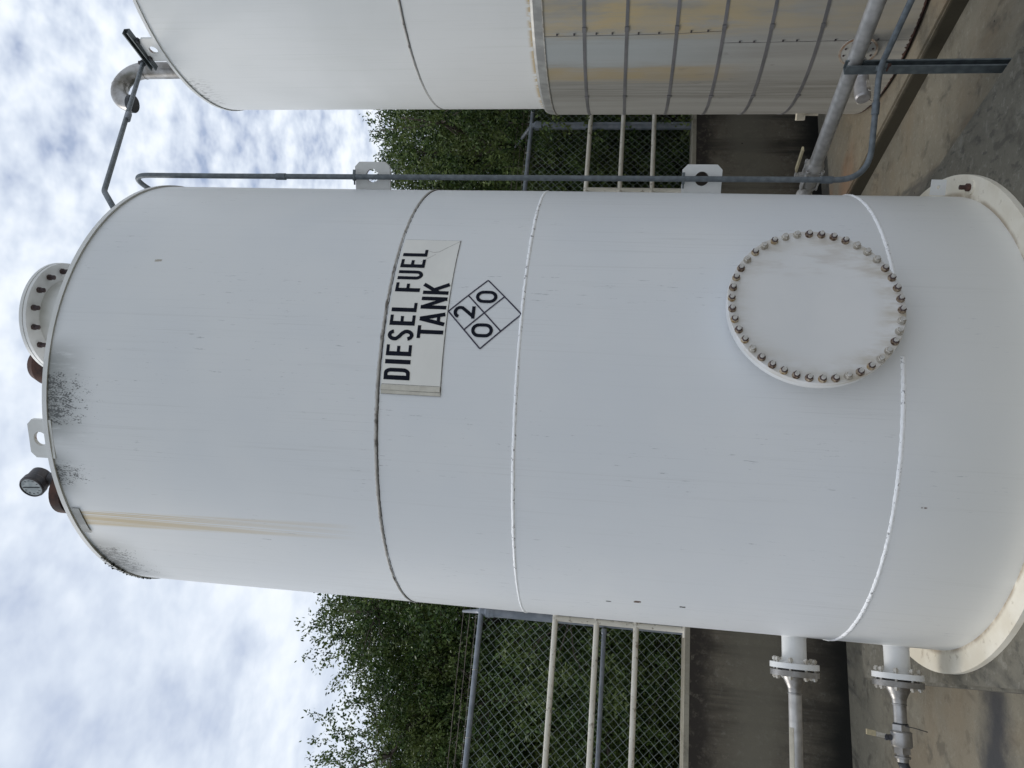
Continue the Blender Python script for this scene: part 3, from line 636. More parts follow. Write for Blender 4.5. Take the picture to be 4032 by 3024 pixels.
# ================================================================== PIPES LEFT OF THE TANK
def fl_bolts(parent, base, ax, z, r, n=8):
    q = ax.orthogonal().normalized(); w = ax.cross(q)
    for i in range(n):
        a = 2*PI*(i+.5)/n; c = base+(q*math.cos(a)+w*math.sin(a))*r
        b = B(); b.lathe(c-ax*.047, ax, [(0, .0065), (.088, .0065)], 10); b.lathe(c-ax*.043, ax, [(0, .0115), (.011, .0115)], 6, smooth=False); b.lathe(c+ax*.0265, ax, [(0, .0115), (.010, .0115)], 6, smooth=False)
        b.obj('bolt', M_BOLT_G, parent)
def left_pipe(z, name, label):
    base = T1+uL*1.16+Zv*z; e = empty(name, base, label, 'pipe'); I = lambda d: uL*d
    g = B(); g.lathe(I(-.026), uL, [(0, .07), (.002, .07), (.002, .099), (.024, .099), (.024, .06), (.028, .052)], 48); g.obj('pipe_flange', M_STEEL, e)
    g = B(); g.lathe(I(.0), uL, [(0, .050), (.012, .046), (.03, .036), (.046, .029), (.066, .0265)], 32, ends=False); g.lathe(I(.064), uL, [(0, .0265), (.002, .029), (.006, .029), (.008, .0265)], 32, ends=False); g.obj('reducer', M_STEEL, e)
    fl_bolts(e, uL*-.0285, uL, z, .081); return e
e = left_pipe(.853, 'fuel_pipe', 'long horizontal steel pipe bolted to the upper nozzle on the tank\'s left side')
g = B(); g.lathe(uL*.066, uL, [(0, .0265), (3.2, .0265)], 32); g.obj('pipe', M_PIPE, e)
q = -Vector((-uL.y, uL.x, 0)); q = q if q.y < 0 else -q
g = B(); n = 8
g.rings([[uL*d+(q*math.sin(R(a))+Zv*math.cos(R(a)))*.0272 for a in np.linspace(8, 62, n)]+[uL*d+(q*math.sin(R(a))+Zv*math.cos(R(a)))*.0262 for a in np.linspace(62, 8, n)] for d in (.20, 2.0)], True, True)
g.obj('pipe_label', M_LABEL, e)
e = left_pipe(.437, 'valve_pipe', 'short steel pipe with ball valve on the lower nozzle at the tank\'s left side')
g = B(); g.lathe(uL*.066, uL, [(0, .0255), (.095, .0255)], 32); g.obj('pipe', M_STEEL, e)
g = B(); g.lathe(uL*.145, uL, [(0, .036), (.026, .036)], 6, smooth=False); g.lathe(uL*.168, uL, [(0, .036), (.006, .042), (.010, .0405), (.056, .0405), (.062, .037)], 40)
g.lathe(uL*.230, uL, [(0, .034), (.024, .034)], 6, smooth=False); vb = g.obj('ball_valve', M_STEEL, e)
g = B(); g.lathe(uL*.198+Zv*.036, Zv, [(0, .012), (.014, .012), (.014, .008), (.030, .008)], 12); g.lathe(uL*.198+Zv*.055, Zv, [(0, .013), (.008, .013)], 6, smooth=False); g.obj('valve_stem', M_DARK, vb)
a = (Zv+uL*-.12).normalized(); bx = Matrix(((uL.x, q.x, a.x), (uL.y, q.y, a.y), (uL.z, q.z, a.z)))
g = B(); g.box(uL*.192+Zv*.082, (.018, .008, .045), bx); vh = g.obj('valve_handle', M_BOLT_G, vb)
g = B(); g.box(uL*.187+Zv*.118, (.021, .011, .036), bx); g.obj('handle_grip', M_YEL, vh)
g = B(); g.lathe(uL*.254, uL, [(0, .024), (.010, .024), (.010, .031), (.017, .031), (.019, .024), (.032, .022)], 32); g.obj('bushing', M_STEEL, e)
g = B(); g.tube([uL*.146+q*.026+Zv*.0, uL*.148+q*.036+Zv*-.02, uL*.152+q*.03+Zv*-.05, uL*.160+q*.035-Zv*.09], .0018, 6); g.lathe(uL*.139, uL, [(0, .0285), (.005, .0285)], 24); g.obj('wire_tie', M_RUBBER, e)
hp = T1+uL*1.445+Zv*.437
g = B(); pth = [Vector((0, 0, 0)), uL*.03-Zv*.01, uL*.07-Zv*.045, uL*.12-Zv*.10, uL*.20-Zv*.20, uL*.30-Zv*.33, uL*.45-Zv*.405, uL*.8-Zv*.415+q*.2, uL*1.2-Zv*.415+q*.8]
g.tube(bezier_path(pth, .08, 5), .020, 14); hs_ = g.obj('hose', M_RUBBER, None, hp); tag(hs_, 'black rubber hose dropping from the lower ball valve to the floor', 'hose')

# ================================================================== RIGHT SIDE PIPE
A0 = Vector((1.09, 4.14, .72)); A1 = Vector((1.58, 3.08, .72)); ax = (A1-A0).normalized(); axp = Vector((ax.y, -ax.x, 0))
e = empty('outlet_pipe', A0, 'thick grey horizontal pipe with valve running out between the two tanks', 'pipe')
g = B(); g.lathe(ax*.0, ax, [(-.0, .034), (.10, .034)], 28, ends=False)
g.tube(bezier_path([Vector((T1.x, T1.y, .72))+Vector((.80, .50, 0))-A0, Vector((.985, 4.365, .72))-A0, ax*.06], .07, 8), .034, 24); g.lathe(ax*.055, ax, [(0, .034), (.006, .040), (.026, .040), (.034, .034)], 28, ends=False); g.lathe(ax*-.03, ax, [(0, .034), (.006, .041), (.03, .041), (.036, .034)], 28, ends=False)
g.obj('elbow', M_PIPE, e)
g = B(); g.lathe(ax*.235, ax, [(0, .0335), (2.9, .0335)], 32); g.obj('pipe', M_PIPE, e)
g = B(); g.lathe(ax*.09, ax, [(0, .040), (.012, .044), (.10, .044), (.112, .046)], 28)
for d, sz in ((.088, .082), (.205, .086)): g.box(ax*d, (.010, sz, sz), Matrix(((ax.x, axp.x, 0), (ax.y, axp.y, 0), (0, 0, 1))))
for sx in (-1, 1):
    for sy in (-1, 1): g.lathe(ax*.08+axp*sx*.036+Zv*sy*.036, ax, [(0, .0055), (.142, .0055)], 10); g.lathe(ax*.213+axp*sx*.036+Zv*sy*.036, ax, [(0, .010), (.009, .010)], 6, smooth=False)
g.lathe(ax*.211, ax, [(0, .046), (.012, .045), (.026, .040), (.04, .034)], 28, ends=False)
vb = g.obj('ball_valve', M_PIPE, e)
g = B(); g.lathe(ax*.15+Zv*.04, Zv, [(0, .016), (.026, .016), (.026, .009), (.045, .009)], 12); g.lathe(ax*.15+Zv*.072, Zv, [(0, .014), (.009, .014)], 6, smooth=False); g.obj('valve_stem', M_PIPE, vb)
g = B(); d2 = (ax+axp*-.05).normalized(); rr_ = Matrix(((d2.x, -d2.y, 0), (d2.y, d2.x, 0), (0, 0, 1)))
g.box(ax*.17+Zv*.082, (.06, .024, .004), rr_); vh = g.obj('valve_handle', M_PIPE, vb)
g = B(); g.box(ax*.265+Zv*.086, (.15, .027, .009), rr_); hgr = g.obj('handle_grip', M_YEL, vh)

# ================================================================== STRUT POST AND CONDUIT
PP = Vector((1.425, 3.335, 0)); rz = R(24)
e = empty('strut_post', PP, 'short upright galvanised channel post holding the conduit, right of the tank plinth', 'post', rz=rz)
def channel(b, L_, w=.041, t=.003, lip=.008, z0=0.0):   # opens toward -y
    pr = [(-w/2+lip, -w/2), (-w/2, -w/2), (-w/2, w/2), (w/2, w/2), (w/2, -w/2), (w/2-lip, -w/2), (w/2-lip, -w/2+t), (w/2-t, -w/2+t), (w/2-t, w/2-t), (-w/2+t, w/2-t), (-w/2+t, -w/2+t), (-w/2+lip, -w/2+t)]
    b.prism(pr, (0, 0, z0+L_/2), (1, 0, 0), (0, 1, 0), L_)
g = B(); channel(g, .762); g.obj('channel', M_STRUT, e)
g = B(); g.box((.0, 0, .003), (.13, .10, .006)); g.box((.0245, 0, .05), (.006, .04, .10)); g.lathe((.028, 0, .06), (1, 0, 0), [(0, .011), (.008, .011)], 6, smooth=False); g.obj('base_bracket', M_STRUT, e)
cz = .642; tow = Vector((-uR.y, uR.x, 0))*-1          # towards camera
cb = T1+uR*1.053+tow*.035; rr = .0125
K0 = Vector((1.388, 3.268, cz)); K1 = Vector((1.508, 2.945, cz)); kd = (K1-K0).normalized()
e2 = empty('pipe_clamp', K0, 'small steel strap clamp fixing the conduit to the channel post', 'clamp')
g = B(); cd = (K0-(T1+uR*1.2+tow*.03+Zv*cz)).normalized()
g.lathe(-cd*.010, cd, [(0, .0155), (.020, .0155)], 20); g.box((.012, -.0, -.02), (.018, .012, .03)); g.obj('strap', M_STRUT, e2)
g = B(); g.lathe((.0, -.012, -.030), (.3, -1, 0), [(-.02, .004), (.02, .004)], 8); g.lathe((.004, -.024, -.030), (.3, -1, 0), [(0, .008), (.006, .008)], 6, smooth=False); g.obj('bolt', M_RUST, e2)
c1 = empty('electrical_conduit', cb, 'grey metal conduit running up the right side of the diesel tank', 'conduit')
top = cb+Zv*(4.055-0); P_top = [T1+uR*.90-tow*.12+Zv*3.925, T1+uR*1.0-tow*.02+Zv*4.10, cb+Zv*4.06]
path = bezier_path([T1+uR*.905-tow*.10+Zv*3.93, cb+uR*.003-tow*.0+Zv*4.095, cb+Zv*.642+uR*.012, K0, K0+kd*3.0], .13, 12)
path = [p-cb for p in path]
# keep the top bend tighter
path_top = bezier_path([T1+uR*.905-tow*.10+Zv*3.93, cb+Zv*4.10, cb+Zv*3.6], .055, 10)
path_mid = bezier_path([cb+Zv*3.6, cb+uR*.010+Zv*.642, K0], .135, 12)
path_end = bezier_path([K0-(K0-(cb+Zv*.642)).normalized()*.12, K0, K0+kd*3.0], .12, 8)
full = path_top[:-1]+path_mid[:-1]+path_end[1:]
g = B(); g.tube([p-cb for p in full], rr, 16); g.obj('conduit_tube', M_COND, c1)
for (p, d) in ((cb+Zv*3.295, Zv), (cb+Zv*.812+uR*.009, Zv), (K0-(K0-(cb+Zv*.642)).normalized()*.158, (K0-(cb+Zv*.642)).normalized())):
    g = B(); g.lathe(p-cb-d*.025, d, [(0, .0128), (.001, .0158), (.049, .0158), (.05, .0128)], 20); g.obj('coupling', M_COND2, c1)
for z in (2.93, 1.415):
    g = B(); g.lathe(cb-cb+Zv*z-Zv*.006, Zv, [(0, .0155), (.012, .0155)], 20); g.box(Zv*z+uR*.02, (.03, .006, .012)); g.lathe(Zv*z-uR*.012, -uR, [(0, .004), (.022, .004)], 8); g.obj('conduit_strap', M_STRUT, c1)
# overhead conduit between the two tanks
Q0 = Vector((2.022, 4.545, 4.898)); Q1 = Vector((.885, 3.43, 4.262)); Q2 = Vector((.79, 3.40, 4.02)); od = (Q0-Q1).normalized()
c2o = empty('electrical_conduit', Q1, 'overhead grey conduit crossing the sky between the two tank roofs', 'conduit')
g = B(); g.tube([p-Q1 for p in bezier_path([Vector((.665, 3.075, 3.93)), Q1+Vector((-.012, -.012, .012)), Q0+od*.03], .12, 10)], .0138, 16); g.obj('conduit_tube', M_COND, c2o)
g = B(); mp = Q1.lerp(Q0, .505); g.lathe(mp-Q1-od*.04, od, [(0, .014), (.002, .0175), (.078, .0175), (.08, .014)], 20); g.obj('coupling', M_FENCE, c2o)

# ================================================================== SECOND TANK
t2 = empty('insulated_tank', T2, 'larger white tank with stained grey metal insulation jacket round its lower half', 'storage tank')
RT, RJ = 1.234, 1.274
def t2_paint():
    m = Mat('white_tank_paint_second', .4); u, v = m.sepuv(); base = m.mix(m.step(m.noise(1.4, 3, .5), .35, .65), (.70, .71, .70), (.75, .755, .745))
    s1 = m.noise(1, 5, .7, vec=m.uv, sc=(.9, .7, 1)); base = m.mix(m.mul(m.step(s1, .5, .75), .35), base, (.62, .635, .60))
    s2 = m.noise(1, 3, .6, vec=m.uv, sc=(3.5, .9, 1), off=(2, 3, 0)); base = m.mix(m.mul(m.step(s2, .62, .76), .3), base, (.36, .37, .35))
    n = m.noise(1, 3, .6, vec=m.uv, sc=(2, 18, 1)); base = m.mix(m.mul(m.band(u, -97, -78, 2), m.step(v, 4.5, 4.72), m.step(n, .5, .62), .8), base, (.10, .095, .08))
    base = m.mix(m.mul(m.step(v, 2.30, 2.262), m.step(m.noise(1, 3, .6, vec=m.uv, sc=(.6, 9, 1)), .35, .5)), base, (.50, .36, .16))
    m.color(base); m.bump(m.noise(2.5, 2, .5), .05, .02); return m.m
link('shell', shell_mesh('shell2', RT, 2.2, 4.71, wob=.002), t2, mat=t2_paint())
g = B(); g.lathe((0, 0, 0), Zv, [(4.702, 1.242), (4.722, 1.242), (4.726, 1.235), (4.85, .02)], 144, ends=False); g.rings([[P(i*2.5, r, 4.702) for i in range(144)] for r in (1.22, 1.242)], False, False)
g.obj('roof', M_WHITE, t2)
def bead2(z, w, proud, mat, name, r):
    n = 360; b = B(); rs = []
    for i in range(n):
        th = i*360/n; j = random.uniform(-.0006, .0006); rs.append([P(th, r-.001+proud*a, z+w/2*c+j) for a, c in ((0, -1), (1, -.4), (1, .4), (0, 1))])
    b.rings(rs, False, False, loop=True); return b.obj(name, mat, t2)
bead2(3.042, .014, .004, M_SEAM, 'seam', RT); bead2(3.033, .0035, .0035, M_DARK, 'seam_gap', RT)
def jacket_mat():
    m = Mat('weathered_insulation_jacket', .5, .15); u, v = m.sepuv()
    base = m.mix(m.step(m.noise(1, 4, .6, vec=m.uv, sc=(.25, .5, 1)), .35, .65), (.30, .292, .265), (.37, .362, .335))
    fib = m.noise(1, 5, .75, vec=m.uv, sc=(1.9, 1.2, 1), off=(5, 0, 0)); wv = m.noise(1, 4, .7, vec=m.uv, sc=(.35, 1.3, 1), off=(1, 4, 0))
    wv2 = m.noise(1, 5, .75, vec=m.uv, sc=(1.2, .9, 1), off=(8, 4, 0)); uu = m.math('ADD', u, m.math('ADD', m.math('MULTIPLY', m.math('SUBTRACT', wv, .5), 9), m.math('MULTIPLY', m.math('SUBTRACT', wv2, .5), 5)))
    cell = m.math('MULTIPLY_ADD', m.step(m.noise(1, 2, .5, vec=m.uv, sc=(.1, 3.5, 1)), .3, .7), .4, .6)
    hi = m.step(v, .55, 1.2)
    tan = m.mul(m.band(uu, -61, -30, 2.0), m.step(m.noise(1, 5, .65, vec=m.uv, sc=(.22, 2.2, 1), off=(3, 8, 0)), .30, .58), m.step(fib, .15, .5), cell, m.math('MULTIPLY_ADD', hi, .5, .5)); base = m.mix(m.mul(tan, .9), base, (.50, .395, .22))
    blue = m.mul(m.band(uu, -71, -62, 2.2), m.step(v, .7, 1.7)); base = m.mix(m.mul(blue, .75), base, (.40, .43, .435))
    tan2 = m.mul(m.band(uu, -78.0, -72.5, 1.6), m.step(v, .9, 1.3), cell); base = m.mix(m.mul(tan2, .9), base, (.38, .30, .17))
    dk = m.mul(m.band(uu, -88, -79, 2), m.step(fib, .35, .6)); base = m.mix(m.mul(dk, .6), base, (.18, .17, .145))
    bl = m.noise(1, 5, .7, vec=m.uv, sc=(.5, 5, 1), off=(9, 9, 0)); base = m.mix(m.mul(m.step(bl, .58, .68), m.band(v, .75, 1.45, .1), m.band(u, -92, -64, 2), .4), base, (.16, .155, .145))
    sweep = m.noise(1, 3, .6, vec=m.uv, sc=(.8, 1, 1), off=(3, 3, 0)); base = m.mix(m.mul(m.step(fib, .6, .72), .25), base, (.22, .20, .17))
    base = m.mix(m.mul(m.step(v, .30, .12), m.step(sweep, .35, .6), .5), base, (.45, .42, .36))
    m.color(base); m.bump(m.math('ADD', m.mul(wv, .7), m.mul(fib, .1)), .12, .02); m.rough(m.math('MULTIPLY_ADD', fib, .3, .35)); return m.m
M_JACKET = jacket_mat()
M_BAND = simple('strap_band', (.20, .195, .20), (.15, .148, .15), 6, .45, .3); M_FLASH = simple('flashing', (.36, .36, .34), (.25, .25, .24), 14, .45, .3, sc=(1, 1, .4))
jk = link('insulation_jacket', shell_mesh('jacket', RJ, .125, 2.192), t2, mat=M_JACKET)
g = B(); g.lathe((0, 0, 0), Zv, [(2.192, RJ+.002), (2.246, RJ-.004), (2.262, RJ-.014), (2.268, RT+.002)], 144, ends=False); g.obj('jacket_flashing', M_FLASH, t2)
g = B(); g.lathe((0, 0, 0), Zv, [(2.187, RJ), (2.188, RJ+.005), (2.194, RJ+.005), (2.195, RJ)], 144, ends=False); g.obj('jacket_bead', M_BOLT_G, t2)
for z in (1.952, 1.705, 1.4205, 1.156, .896, .62):
    g = B(); g.lathe((0, 0, 0), Zv, [(z-.0095, RJ), (z-.0095, RJ+.0025), (z+.0095, RJ+.0025), (z+.0095, RJ)], 144, ends=False)
    for th in (-59.5, -86): g.box(P(th, RJ+.003, z), (.03, .006, .024), Matrix.Rotation(R(th), 3, 'Z'))
    g.obj('strap_band', M_BAND, t2)
g = B(); line_on = [(-60.9, 2.187), (-60.9, 1.6), (-60.4, 1.14)]
def t2_line(b, pts, w, r):
    for i in range(len(pts)-1):
        (a0, z0), (a1, z1) = pts[i], pts[i+1]; h = w/2*180/PI/r
        b.add([P(a0-h, r, z0), P(a0+h, r, z0), P(a1+h, r, z1), P(a1-h, r, z1)], [(0, 1, 2, 3)])
for seg in ([(-61.3, 2.187), (-61.3, 1.96)], [(-61.3, 1.94), (-61.3, 1.715)], [(-61.3, 1.695), (-61.1, 1.43)], [(-61.1, 1.41), (-60.6, 1.166)], [(-64.1, 1.146), (-64.1, .905)], [(-64.1, .886), (-64.0, .63)], [(-64.0, .61), (-64, .14)]): t2_line(g, seg, .0022, RJ+.0008)
g.obj('jacket_seam', M_DARK, t2)
b = B(); b.box((0, 0, 0), (.011, .006, .009)); rv = b.mesh('rivet'); rv.materials.append(M_DARK)
for th, z in [(-60.8, 2.112), (-60.8, 2.011), (-60.7, 1.881), (-60.7, 1.788), (-60.8, 1.637), (-60.8, 1.52), (-60.5, 1.338), (-60.4, 1.244), (-63.8, 1.056), (-63.8, .976), (-63.7, .816), (-63.7, .74), (-63.7, .53), (-63.7, .30)]:
    o = link('rivet', rv, t2, P(th, RJ+.002, z)); o.rotation_euler = (0, 0, R(th))
# torn edge at the bottom of the jacket
g = B(); rs = []
for i in range(260):
    th = -110+i*.42; w = .004+.014*max(0, math.sin(th*.31)*math.sin(th*.13+1))*random.random()+random.random()*.006; rs.append((th, w))
for (a, w), (b_, w2) in zip(rs[:-1], rs[1:]): g.add([P(a, RJ+.0015, .122), P(b_, RJ+.0015, .122), P(b_, RJ+.001, .122+w2), P(a, RJ+.001, .122+w)], [(0, 1, 2, 3)])
g.lathe((0, 0, 0), Zv, [(.102, RJ-.03), (.125, RJ-.03)], 96, ends=False)
g.obj('rusted_bottom_edge', M_RUST, t2)
# hatch plate and capped outlet
HT = -67.2; ho = P(HT, 1, 0)
g = B(); g.lathe(P(HT, RJ-.05, .385), ho, [(0, .10), (.058, .10), (.060, .098)], 48); hp_ = g.obj('access_plate', M_JACKET and simple('plate_paint', (.40, .40, .375), (.33, .32, .29), 14, .5), t2)
g = B(); g.lathe(P(HT, RJ+.003, .385), ho, [(0, .100), (.006, .1045), (.008, .1045), (.008, .092)], 48, ends=False); g.obj('rusty_rim', rust_mat('rust_brown', (.20, .10, .05), (.38, .34, .28)), hp_)
hx = P(HT+90, 1, 0)
for i in range(10):
    a = 2*PI*i/10; b = B(); b.lathe(P(HT, RJ+.009, .385)+hx*.078*math.cos(a)+Zv*.078*math.sin(a), ho, [(0, .006), (.005, .006)], 8); b.obj('bolt', M_BOLT_D, hp_)
g = B(); o0 = P(HT, RJ+.01, .385); g.lathe(o0, ho, [(0, .034), (.07, .034), (.07, .040), (.085, .040)], 24); g.lathe(o0, ho, [(.085, .033), (.17, .033)], 8, smooth=False)
g.lathe(o0, ho, [(.17, .034), (.18, .041), (.21, .041), (.215, .036), (.255, .036), (.26, .042), (.34, .042), (.35, .034)], 28); cp = g.obj('capped_outlet', simple('aluminium_camlock', (.42, .41, .41), (.33, .32, .32), 25, .42, .5), t2)
for s_ in (-1, 1):
    g = B(); hh = ho.cross(Zv); g.box(o0+ho*.29+(Zv*.3*s_+hh*.95*s_).normalized()*.050, (.055, .012, .014), Matrix(((ho.x, hh.x, 0), (ho.y, hh.y, 0), (0, 0, 1)))); g.obj('cam_arm', M_BOLT_G, cp)
    g = B(); c0 = o0+ho*.325+(Zv*.3*s_+hh*.95*s_).normalized()*.052-Zv*.012; n = 14; g.tube([c0+(ho*math.cos(2*PI*i/n)+Zv*math.sin(2*PI*i/n))*.014 for i in range(n+1)], .0016, 6, False); g.obj('pull_ring', M_BOLT_G, cp)
g = B(); g.tube([o0+ho*.35-Zv*.03, o0+ho*.365-Zv*.045, o0+ho*.37-Zv*.07+hx*.02, o0+ho*.35-Zv*.085+hx*.04], .0015, 6); g.obj('chain', M_BOLT_D, cp)
# white block bolted low on the far left of the jacket
tl2 = P(-106, RJ, .50); g = B(); g.box(tl2+P(-106, 1, 0)*.018, (.05, .05, .055), Matrix.Rotation(R(-106), 3, 'Z')); g.box(tl2+P(-106, 1, 0)*.006-Zv*.06, (.02, .015, .11), Matrix.Rotation(R(-106), 3, 'Z')); g.obj('corner_bracket', M_CREAM, t2)
# gooseneck vent
vx = Vector((2.045, 4.72, 0))-T2; vd = Vector((-.93, -.36, 0)).normalized(); ra = .145
pts = [vx+Zv*4.65, vx+Zv*5.00]+[vx+Zv*5.0+vd*ra*(1-math.cos(R(a)))+Zv*ra*math.sin(R(a)) for a in range(8, 181, 8)]
g = B(); g.tube(pts, .055, 28, ends=False)
for k in (1, 12): g.lathe(pts[k]-(pts[k+1]-pts[k]).normalized()*.004, pts[k+1]-pts[k], [(0, .055), (.002, .0575), (.006, .0575), (.008, .055)], 28, ends=False)
vt = g.obj('gooseneck_vent', M_STEEL, t2); ep = pts[-1]
g = B(); g.lathe(ep+Zv*.02, -Zv, [(0, .056), (.002, .0585), (.03, .0595), (.034, .056)], 22, smooth=False); g.obj('vent_screen', M_RUBBER, vt)
# roof lug with channel across it
g0 = rim_lug(t2, math.degrees(math.atan2(2.065-T2.x, -(4.46-T2.y))), 4.705, .178, .125, .062, r=1.226)
th_l = math.atan2(2.065-T2.x, -(4.46-T2.y)); S0 = Vector((2.125, 4.335, 4.872)); S1 = Vector((2.010, 4.590, 4.850)); sdv = (S1-S0).normalized()
e = empty('strut_channel', (S0+S1)/2, 'short galvanised channel bolted across the roof lug of the insulated tank', 'channel')
g = B(); channel(g, (S1-S0).length+.02, z0=-(S1-S0).length/2-.01); ob = g.obj('channel', M_STRUT, e)
side_ = sdv.cross(Zv).normalized(); upv = side_.cross(sdv)   # side toward the camera-left
xx = upv; zz_ = sdv; yy = zz_.cross(xx)
ob.matrix_local = Matrix(((xx.x, yy.x, zz_.x, 0), (xx.y, yy.y, zz_.y, 0), (xx.z, yy.z, zz_.z, 0), (0, 0, 0, 1)))
for k in (-.075, .06):
    g = B(); g.lathe(sdv*k-Zv*.016, -Zv, [(0, .012), (.012, .012)], 6, smooth=False); g.lathe(sdv*k-Zv*.016, -Zv, [(0, .006), (.03, .006)], 8); g.box(sdv*k-Zv*.034, (.03, .03, .012)); g.obj('beam_clamp', M_DARK, e)
g = B(); g.lathe(Q0-(S0+S1)/2-od*.012+Zv*0, od, [(0, .021), (.014, .021)], 20); g.box(Q0-(S0+S1)/2+Zv*.022, (.02, .02, .016)); g.obj('conduit_clamp', M_DARK, e)

# ================================================================== HANDRAIL
HY = DW+.06
hr = empty('handrail', wp(0, HY, 1.09), 'cream painted three rail pipe handrail standing on the concrete wall', 'handrail')
hl = lambda s, z: wp(s, HY, z)-Vector(hr.location)
for nm, z in (('top_rail', 2.028), ('mid_rail', 1.724), ('lower_rail', 1.438)):
    g = B(); g.lathe(hl(-4, z), WD, [(0, .0205), (12, .0205)], 20); g.obj(nm, M_RAIL, hr)
for s_ in (-3.5, .238, 3.968, 7.7):
    g = B(); g.lathe(hl(s_, 1.094), Zv, [(0, .0205), (.95, .0205)], 20); g.box(hl(s_, 1.098), (.10, .10, .008), RW); g.obj('rail_post', M_RAIL, hr)

# ================================================================== FENCE
FY = DW+.15; zt = 2.60
fe = empty('chain_link_fence', wp(0, FY, 1.09), 'galvanised chain link fence topped with three strands of barbed wire, behind the handrail', 'fence')
fl_ = lambda s, z, d=0: wp(s, FY+d, z)-Vector(fe.location)
g = B(); g.lathe(fl_(-4.2, zt), WD, [(0, .0205), (12.4, .0205)], 18); g.obj('top_rail', M_FENCE, fe)
g = B(); g.lathe(fl_(.20, 1.667), -WD, [(0, .019), (.03, .021), (.04, .0165), (4.2, .0165)], 16); g.obj('brace_rail', M_FENCE, fe)
for s_ in (-3.6, .243, 4.745, 8.0):
    g = B(); g.lathe(fl_(s_, .2), Zv, [(0, .036), (2.33, .036)], 24); g.lathe(fl_(s_, 2.50), Zv, [(0, .040), (.03, .040), (.03, .043), (.06, .043), (.075, .030), (.10, .026)], 24); po = g.obj('fence_post', M_FENCE, fe)
    g = B(); d = (WN*.30+Zv*.19).normalized(); g.tube([fl_(s_, 2.585), fl_(s_, 2.63)+WN*.05, fl_(s_, 2.585)+WN*.33+Zv*.215], [.026, .019, .010], 12); g.obj('barb_arm', M_FENCE, po)
wire = []
p = .072; z0, z1 = 1.10, 2.618; ns = int((z1-z0)/(p/2)); ss = np.arange(-3.9, 7.2, p/2); rw = .0012
V = []; F = []
for k, s0 in enumerate(ss):
    col = []
    for j in range(ns+1):
        a = ((j+k) % 2); s = s0+(p/2)*a; off = .0015*(1 if a else -1); sg_ = .98
        col.append((s+random.uniform(-.0008, .0008), z0+j*p/2, off))
    # open curled ends above the rail
    last = col[-1]; col.append((last[0]+(.008 if k % 2 else -.008), last[1]+.028, last[2]))
    base = len(V)
    for s, z, off in col:
        c = fl_(s, z, .026+off)
        for q_ in ((rw, 0), (-rw*.5, rw*.87), (-rw*.5, -rw*.87)): V.append(tuple(c+WN*q_[0]+WD*q_[1]*1.4))
    for j in range(len(col)-1):
        for t in range(3): F.append((base+3*j+t, base+3*j+(t+1) % 3, base+3*j+3+(t+1) % 3, base+3*j+3+t))
me = bpy.data.meshes.new('mesh_fabric'); me.from_pydata(V, [], F); me.materials.append(M_WIRE); link('mesh_fabric', me, fe)
for i, (fx, zz0) in enumerate(((.32, 2.795), (.20, 2.722), (.10, 2.655))):
    g = B(); pts = []; s = -4.0
    n = 120
    pts = [fl_(-4.0+12*k/n, zz0+random.uniform(-.002, .002)-.010*math.sin(PI*((k*12/n+.25) % 4.5)/4.5), fx) for k in range(n+1)]
    g.tube(pts, .0024, 5); 
    for k in range(0, 96):
        s = -3.95+k*.125; c = fl_(s, zz0, fx)
        for q_ in range(2): dd = Vector((random.uniform(-1, 1), random.uniform(-1, 1), random.uniform(-1, 1))).normalized()*.012; g.tube([c-dd, c+dd], .0012, 4)
    g.obj('barbed_wire', M_BARB, fe)
for s_ in np.arange(-3.4, 7, .46):
    g = B(); n = 8; g.tube([fl_(s_, zt)+(WN*math.cos(R(a))+Zv*math.sin(R(a)))*.023+WD*.01*(a/360) for a in range(-60, 230, 30)]+[fl_(s_+.03, zt-.03, .03)], .0018, 5); g.obj('tie_wire', M_BOLT_G, fe)

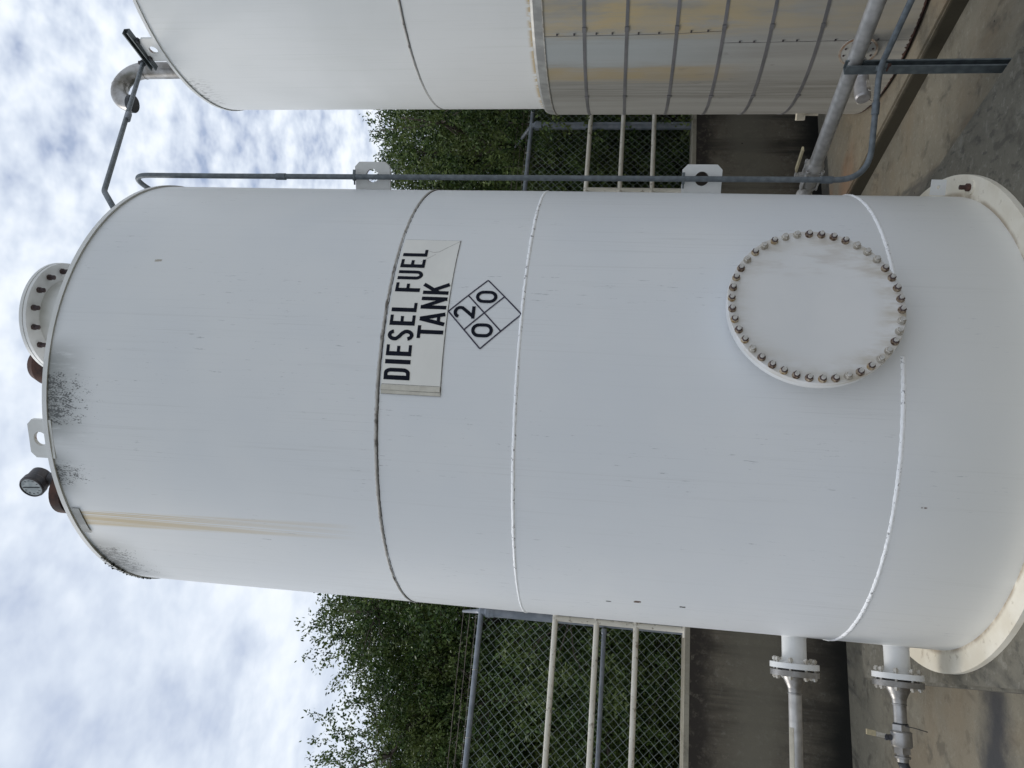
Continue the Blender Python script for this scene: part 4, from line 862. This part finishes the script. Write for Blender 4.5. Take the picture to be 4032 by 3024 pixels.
# ================================================================== TREES
def tree_meshes(seed, H, rad, nlobes, nclump, nleaf, z_low=.3, leaf=(.038, .019)):
    rng = np.random.default_rng(seed)
    lobes = []
    for i in range(nlobes):
        t = rng.random(); z = z_low+.4+(H-z_low-1.0)*t; prof = math.sqrt(max(.08, 1-((z-H*.48)/(H*.56))**2)); a = rng.random()*2*PI; rr_ = rad*prof*math.sqrt(rng.random())*.95
        lobes.append((rr_*math.cos(a), rr_*math.sin(a), z, rng.uniform(.55, .9)))
    lobes.append((0, 0, H-.75, .7)); lob = np.array(lobes)
    k = rng.integers(0, len(lob), nclump); d = rng.normal(size=(nclump, 3)); d /= np.linalg.norm(d, axis=1)[:, None]
    rr_ = lob[k, 3]*(rng.random(nclump)**.3)*np.where(rng.random(nclump) < .035, rng.uniform(1.0, 1.25, nclump), rng.uniform(.75, 1.0, nclump))
    cen = lob[k, :3]+d*rr_[:, None]*np.array([1, 1, .85])
    cen[:, 2] = np.clip(cen[:, 2], .1, None)
    tw = d*.75+np.array([0, 0, .15])+rng.normal(size=(nclump, 3))*.45; tw /= np.linalg.norm(tw, axis=1)[:, None]; ln = rng.uniform(.14, .34, nclump)
    ci = np.repeat(np.arange(nclump), nleaf); n = len(ci); t = rng.random(n)
    pos = cen[ci]+tw[ci]*(ln[ci]*t)[:, None]+rng.normal(size=(n, 3))*.024
    ax_ = tw[ci]*.55+rng.normal(size=(n, 3))*.6; ax_ /= np.linalg.norm(ax_, axis=1)[:, None]
    nr = rng.normal(size=(n, 3))+np.array([0, 0, .8]); sd_ = np.cross(ax_, nr); sd_ /= np.linalg.norm(sd_, axis=1)[:, None]+1e-9
    L1 = (leaf[0]*rng.uniform(.7, 1.25, n))[:, None]; W1 = (leaf[1]*rng.uniform(.7, 1.25, n))[:, None]
    v = np.stack([pos, pos+ax_*L1*.45+sd_*W1*.5, pos+ax_*L1, pos+ax_*L1*.45-sd_*W1*.5], 1).reshape(-1, 3)
    me = bpy.data.meshes.new('crown'); me.vertices.add(4*n); me.vertices.foreach_set('co', v.astype(np.float32).ravel()); me.loops.add(4*n); me.loops.foreach_set('vertex_index', np.arange(4*n, dtype=np.int32))
    me.polygons.add(n); me.polygons.foreach_set('loop_start', np.arange(0, 4*n, 4, dtype=np.int32)); me.polygons.foreach_set('loop_total', np.full(n, 4, dtype=np.int32)); me.update(calc_edges=True)
    # trunk and limbs reaching to the lobes
    b = B(); b.tube([(0, 0, -.1), (.04, .02, H*.2), (-.03, .05, H*.45), (.03, 0, H*.7), (0, 0, H-.5)], [.15, .12, .09, .055, .02], 10)
    for (x, y, z, r_) in lobes:
        s0 = max(.4, z-rng.uniform(.5, 1.2)); m1 = Vector((x*.45, y*.45, (s0+z)/2+.1)); b.tube([(0, 0, s0), m1+Vector((.05, -.04, 0)), (x, y, z), (x*1.15, y*1.15, z+r_*.55)], [.05, .034, .018, .006], 7)
    rg_ = np.random.default_rng(seed+1)
    for i in rg_.integers(0, nclump, 260):
        c = Vector(cen[i]); l = Vector(lob[k[i], :3]); b.tube([l, (l+c)/2+Vector((0, 0, .03)), c+Vector(tw[i])*ln[i]], [.010, .006, .002], 4)
    return me, b.mesh('trunk')
tm = [tree_meshes(21, 5.0, 2.0, 34, 8200, 34), tree_meshes(35, 4.6, 1.9, 32, 8200, 34)]
TREES = [  # x, y, variant, scale, rot, label
 (-4.9, 8.45, 0, .90, .3, 'leafy green tree behind the fence at the far left, sky showing through its crown'),
 (-2.6, 8.55, 1, 1.09, 2.1, 'green tree rising behind the fence just left of the diesel tank'),
 (.6, 9.2, 0, 1.0, 4.0, 'leafy tree behind the fence directly behind the diesel tank'),
 (2.75, 8.75, 1, 1.045, 5.2, 'dense green tree behind the fence in the gap between the tanks'),
 (5.4, 9.6, 0, 1.02, 1.2, 'leafy tree behind the fence hidden partly by the insulated tank'),
 (-6.9, 10.4, 1, .98, .9, 'darker tree further back beyond the fence at far left'),
 (-3.9, 10.9, 0, .86, 3.3, 'low dark tree filling the background beyond the fence on the left'),
 (3.9, 11.3, 0, .90, 2.6, 'low dark tree filling the background beyond the fence on the right'),
 (-.9, 10.8, 1, .9, 1.9, 'low dark tree far behind the diesel tank'),
]
for x, y, k, s, rz_, lab in TREES:
    e = empty('leafy_tree', (x, y, 0), lab, 'tree', 'trees behind the fence', rz_); e.scale = (s, s, s)
    cme, tme = tm[k]
    if not cme.materials: cme.materials.append(M_LEAF if k == 0 else M_LEAF2)
    if not tme.materials: tme.materials.append(M_BARK)
    link('trunk', tme, e); link('crown', cme, e)
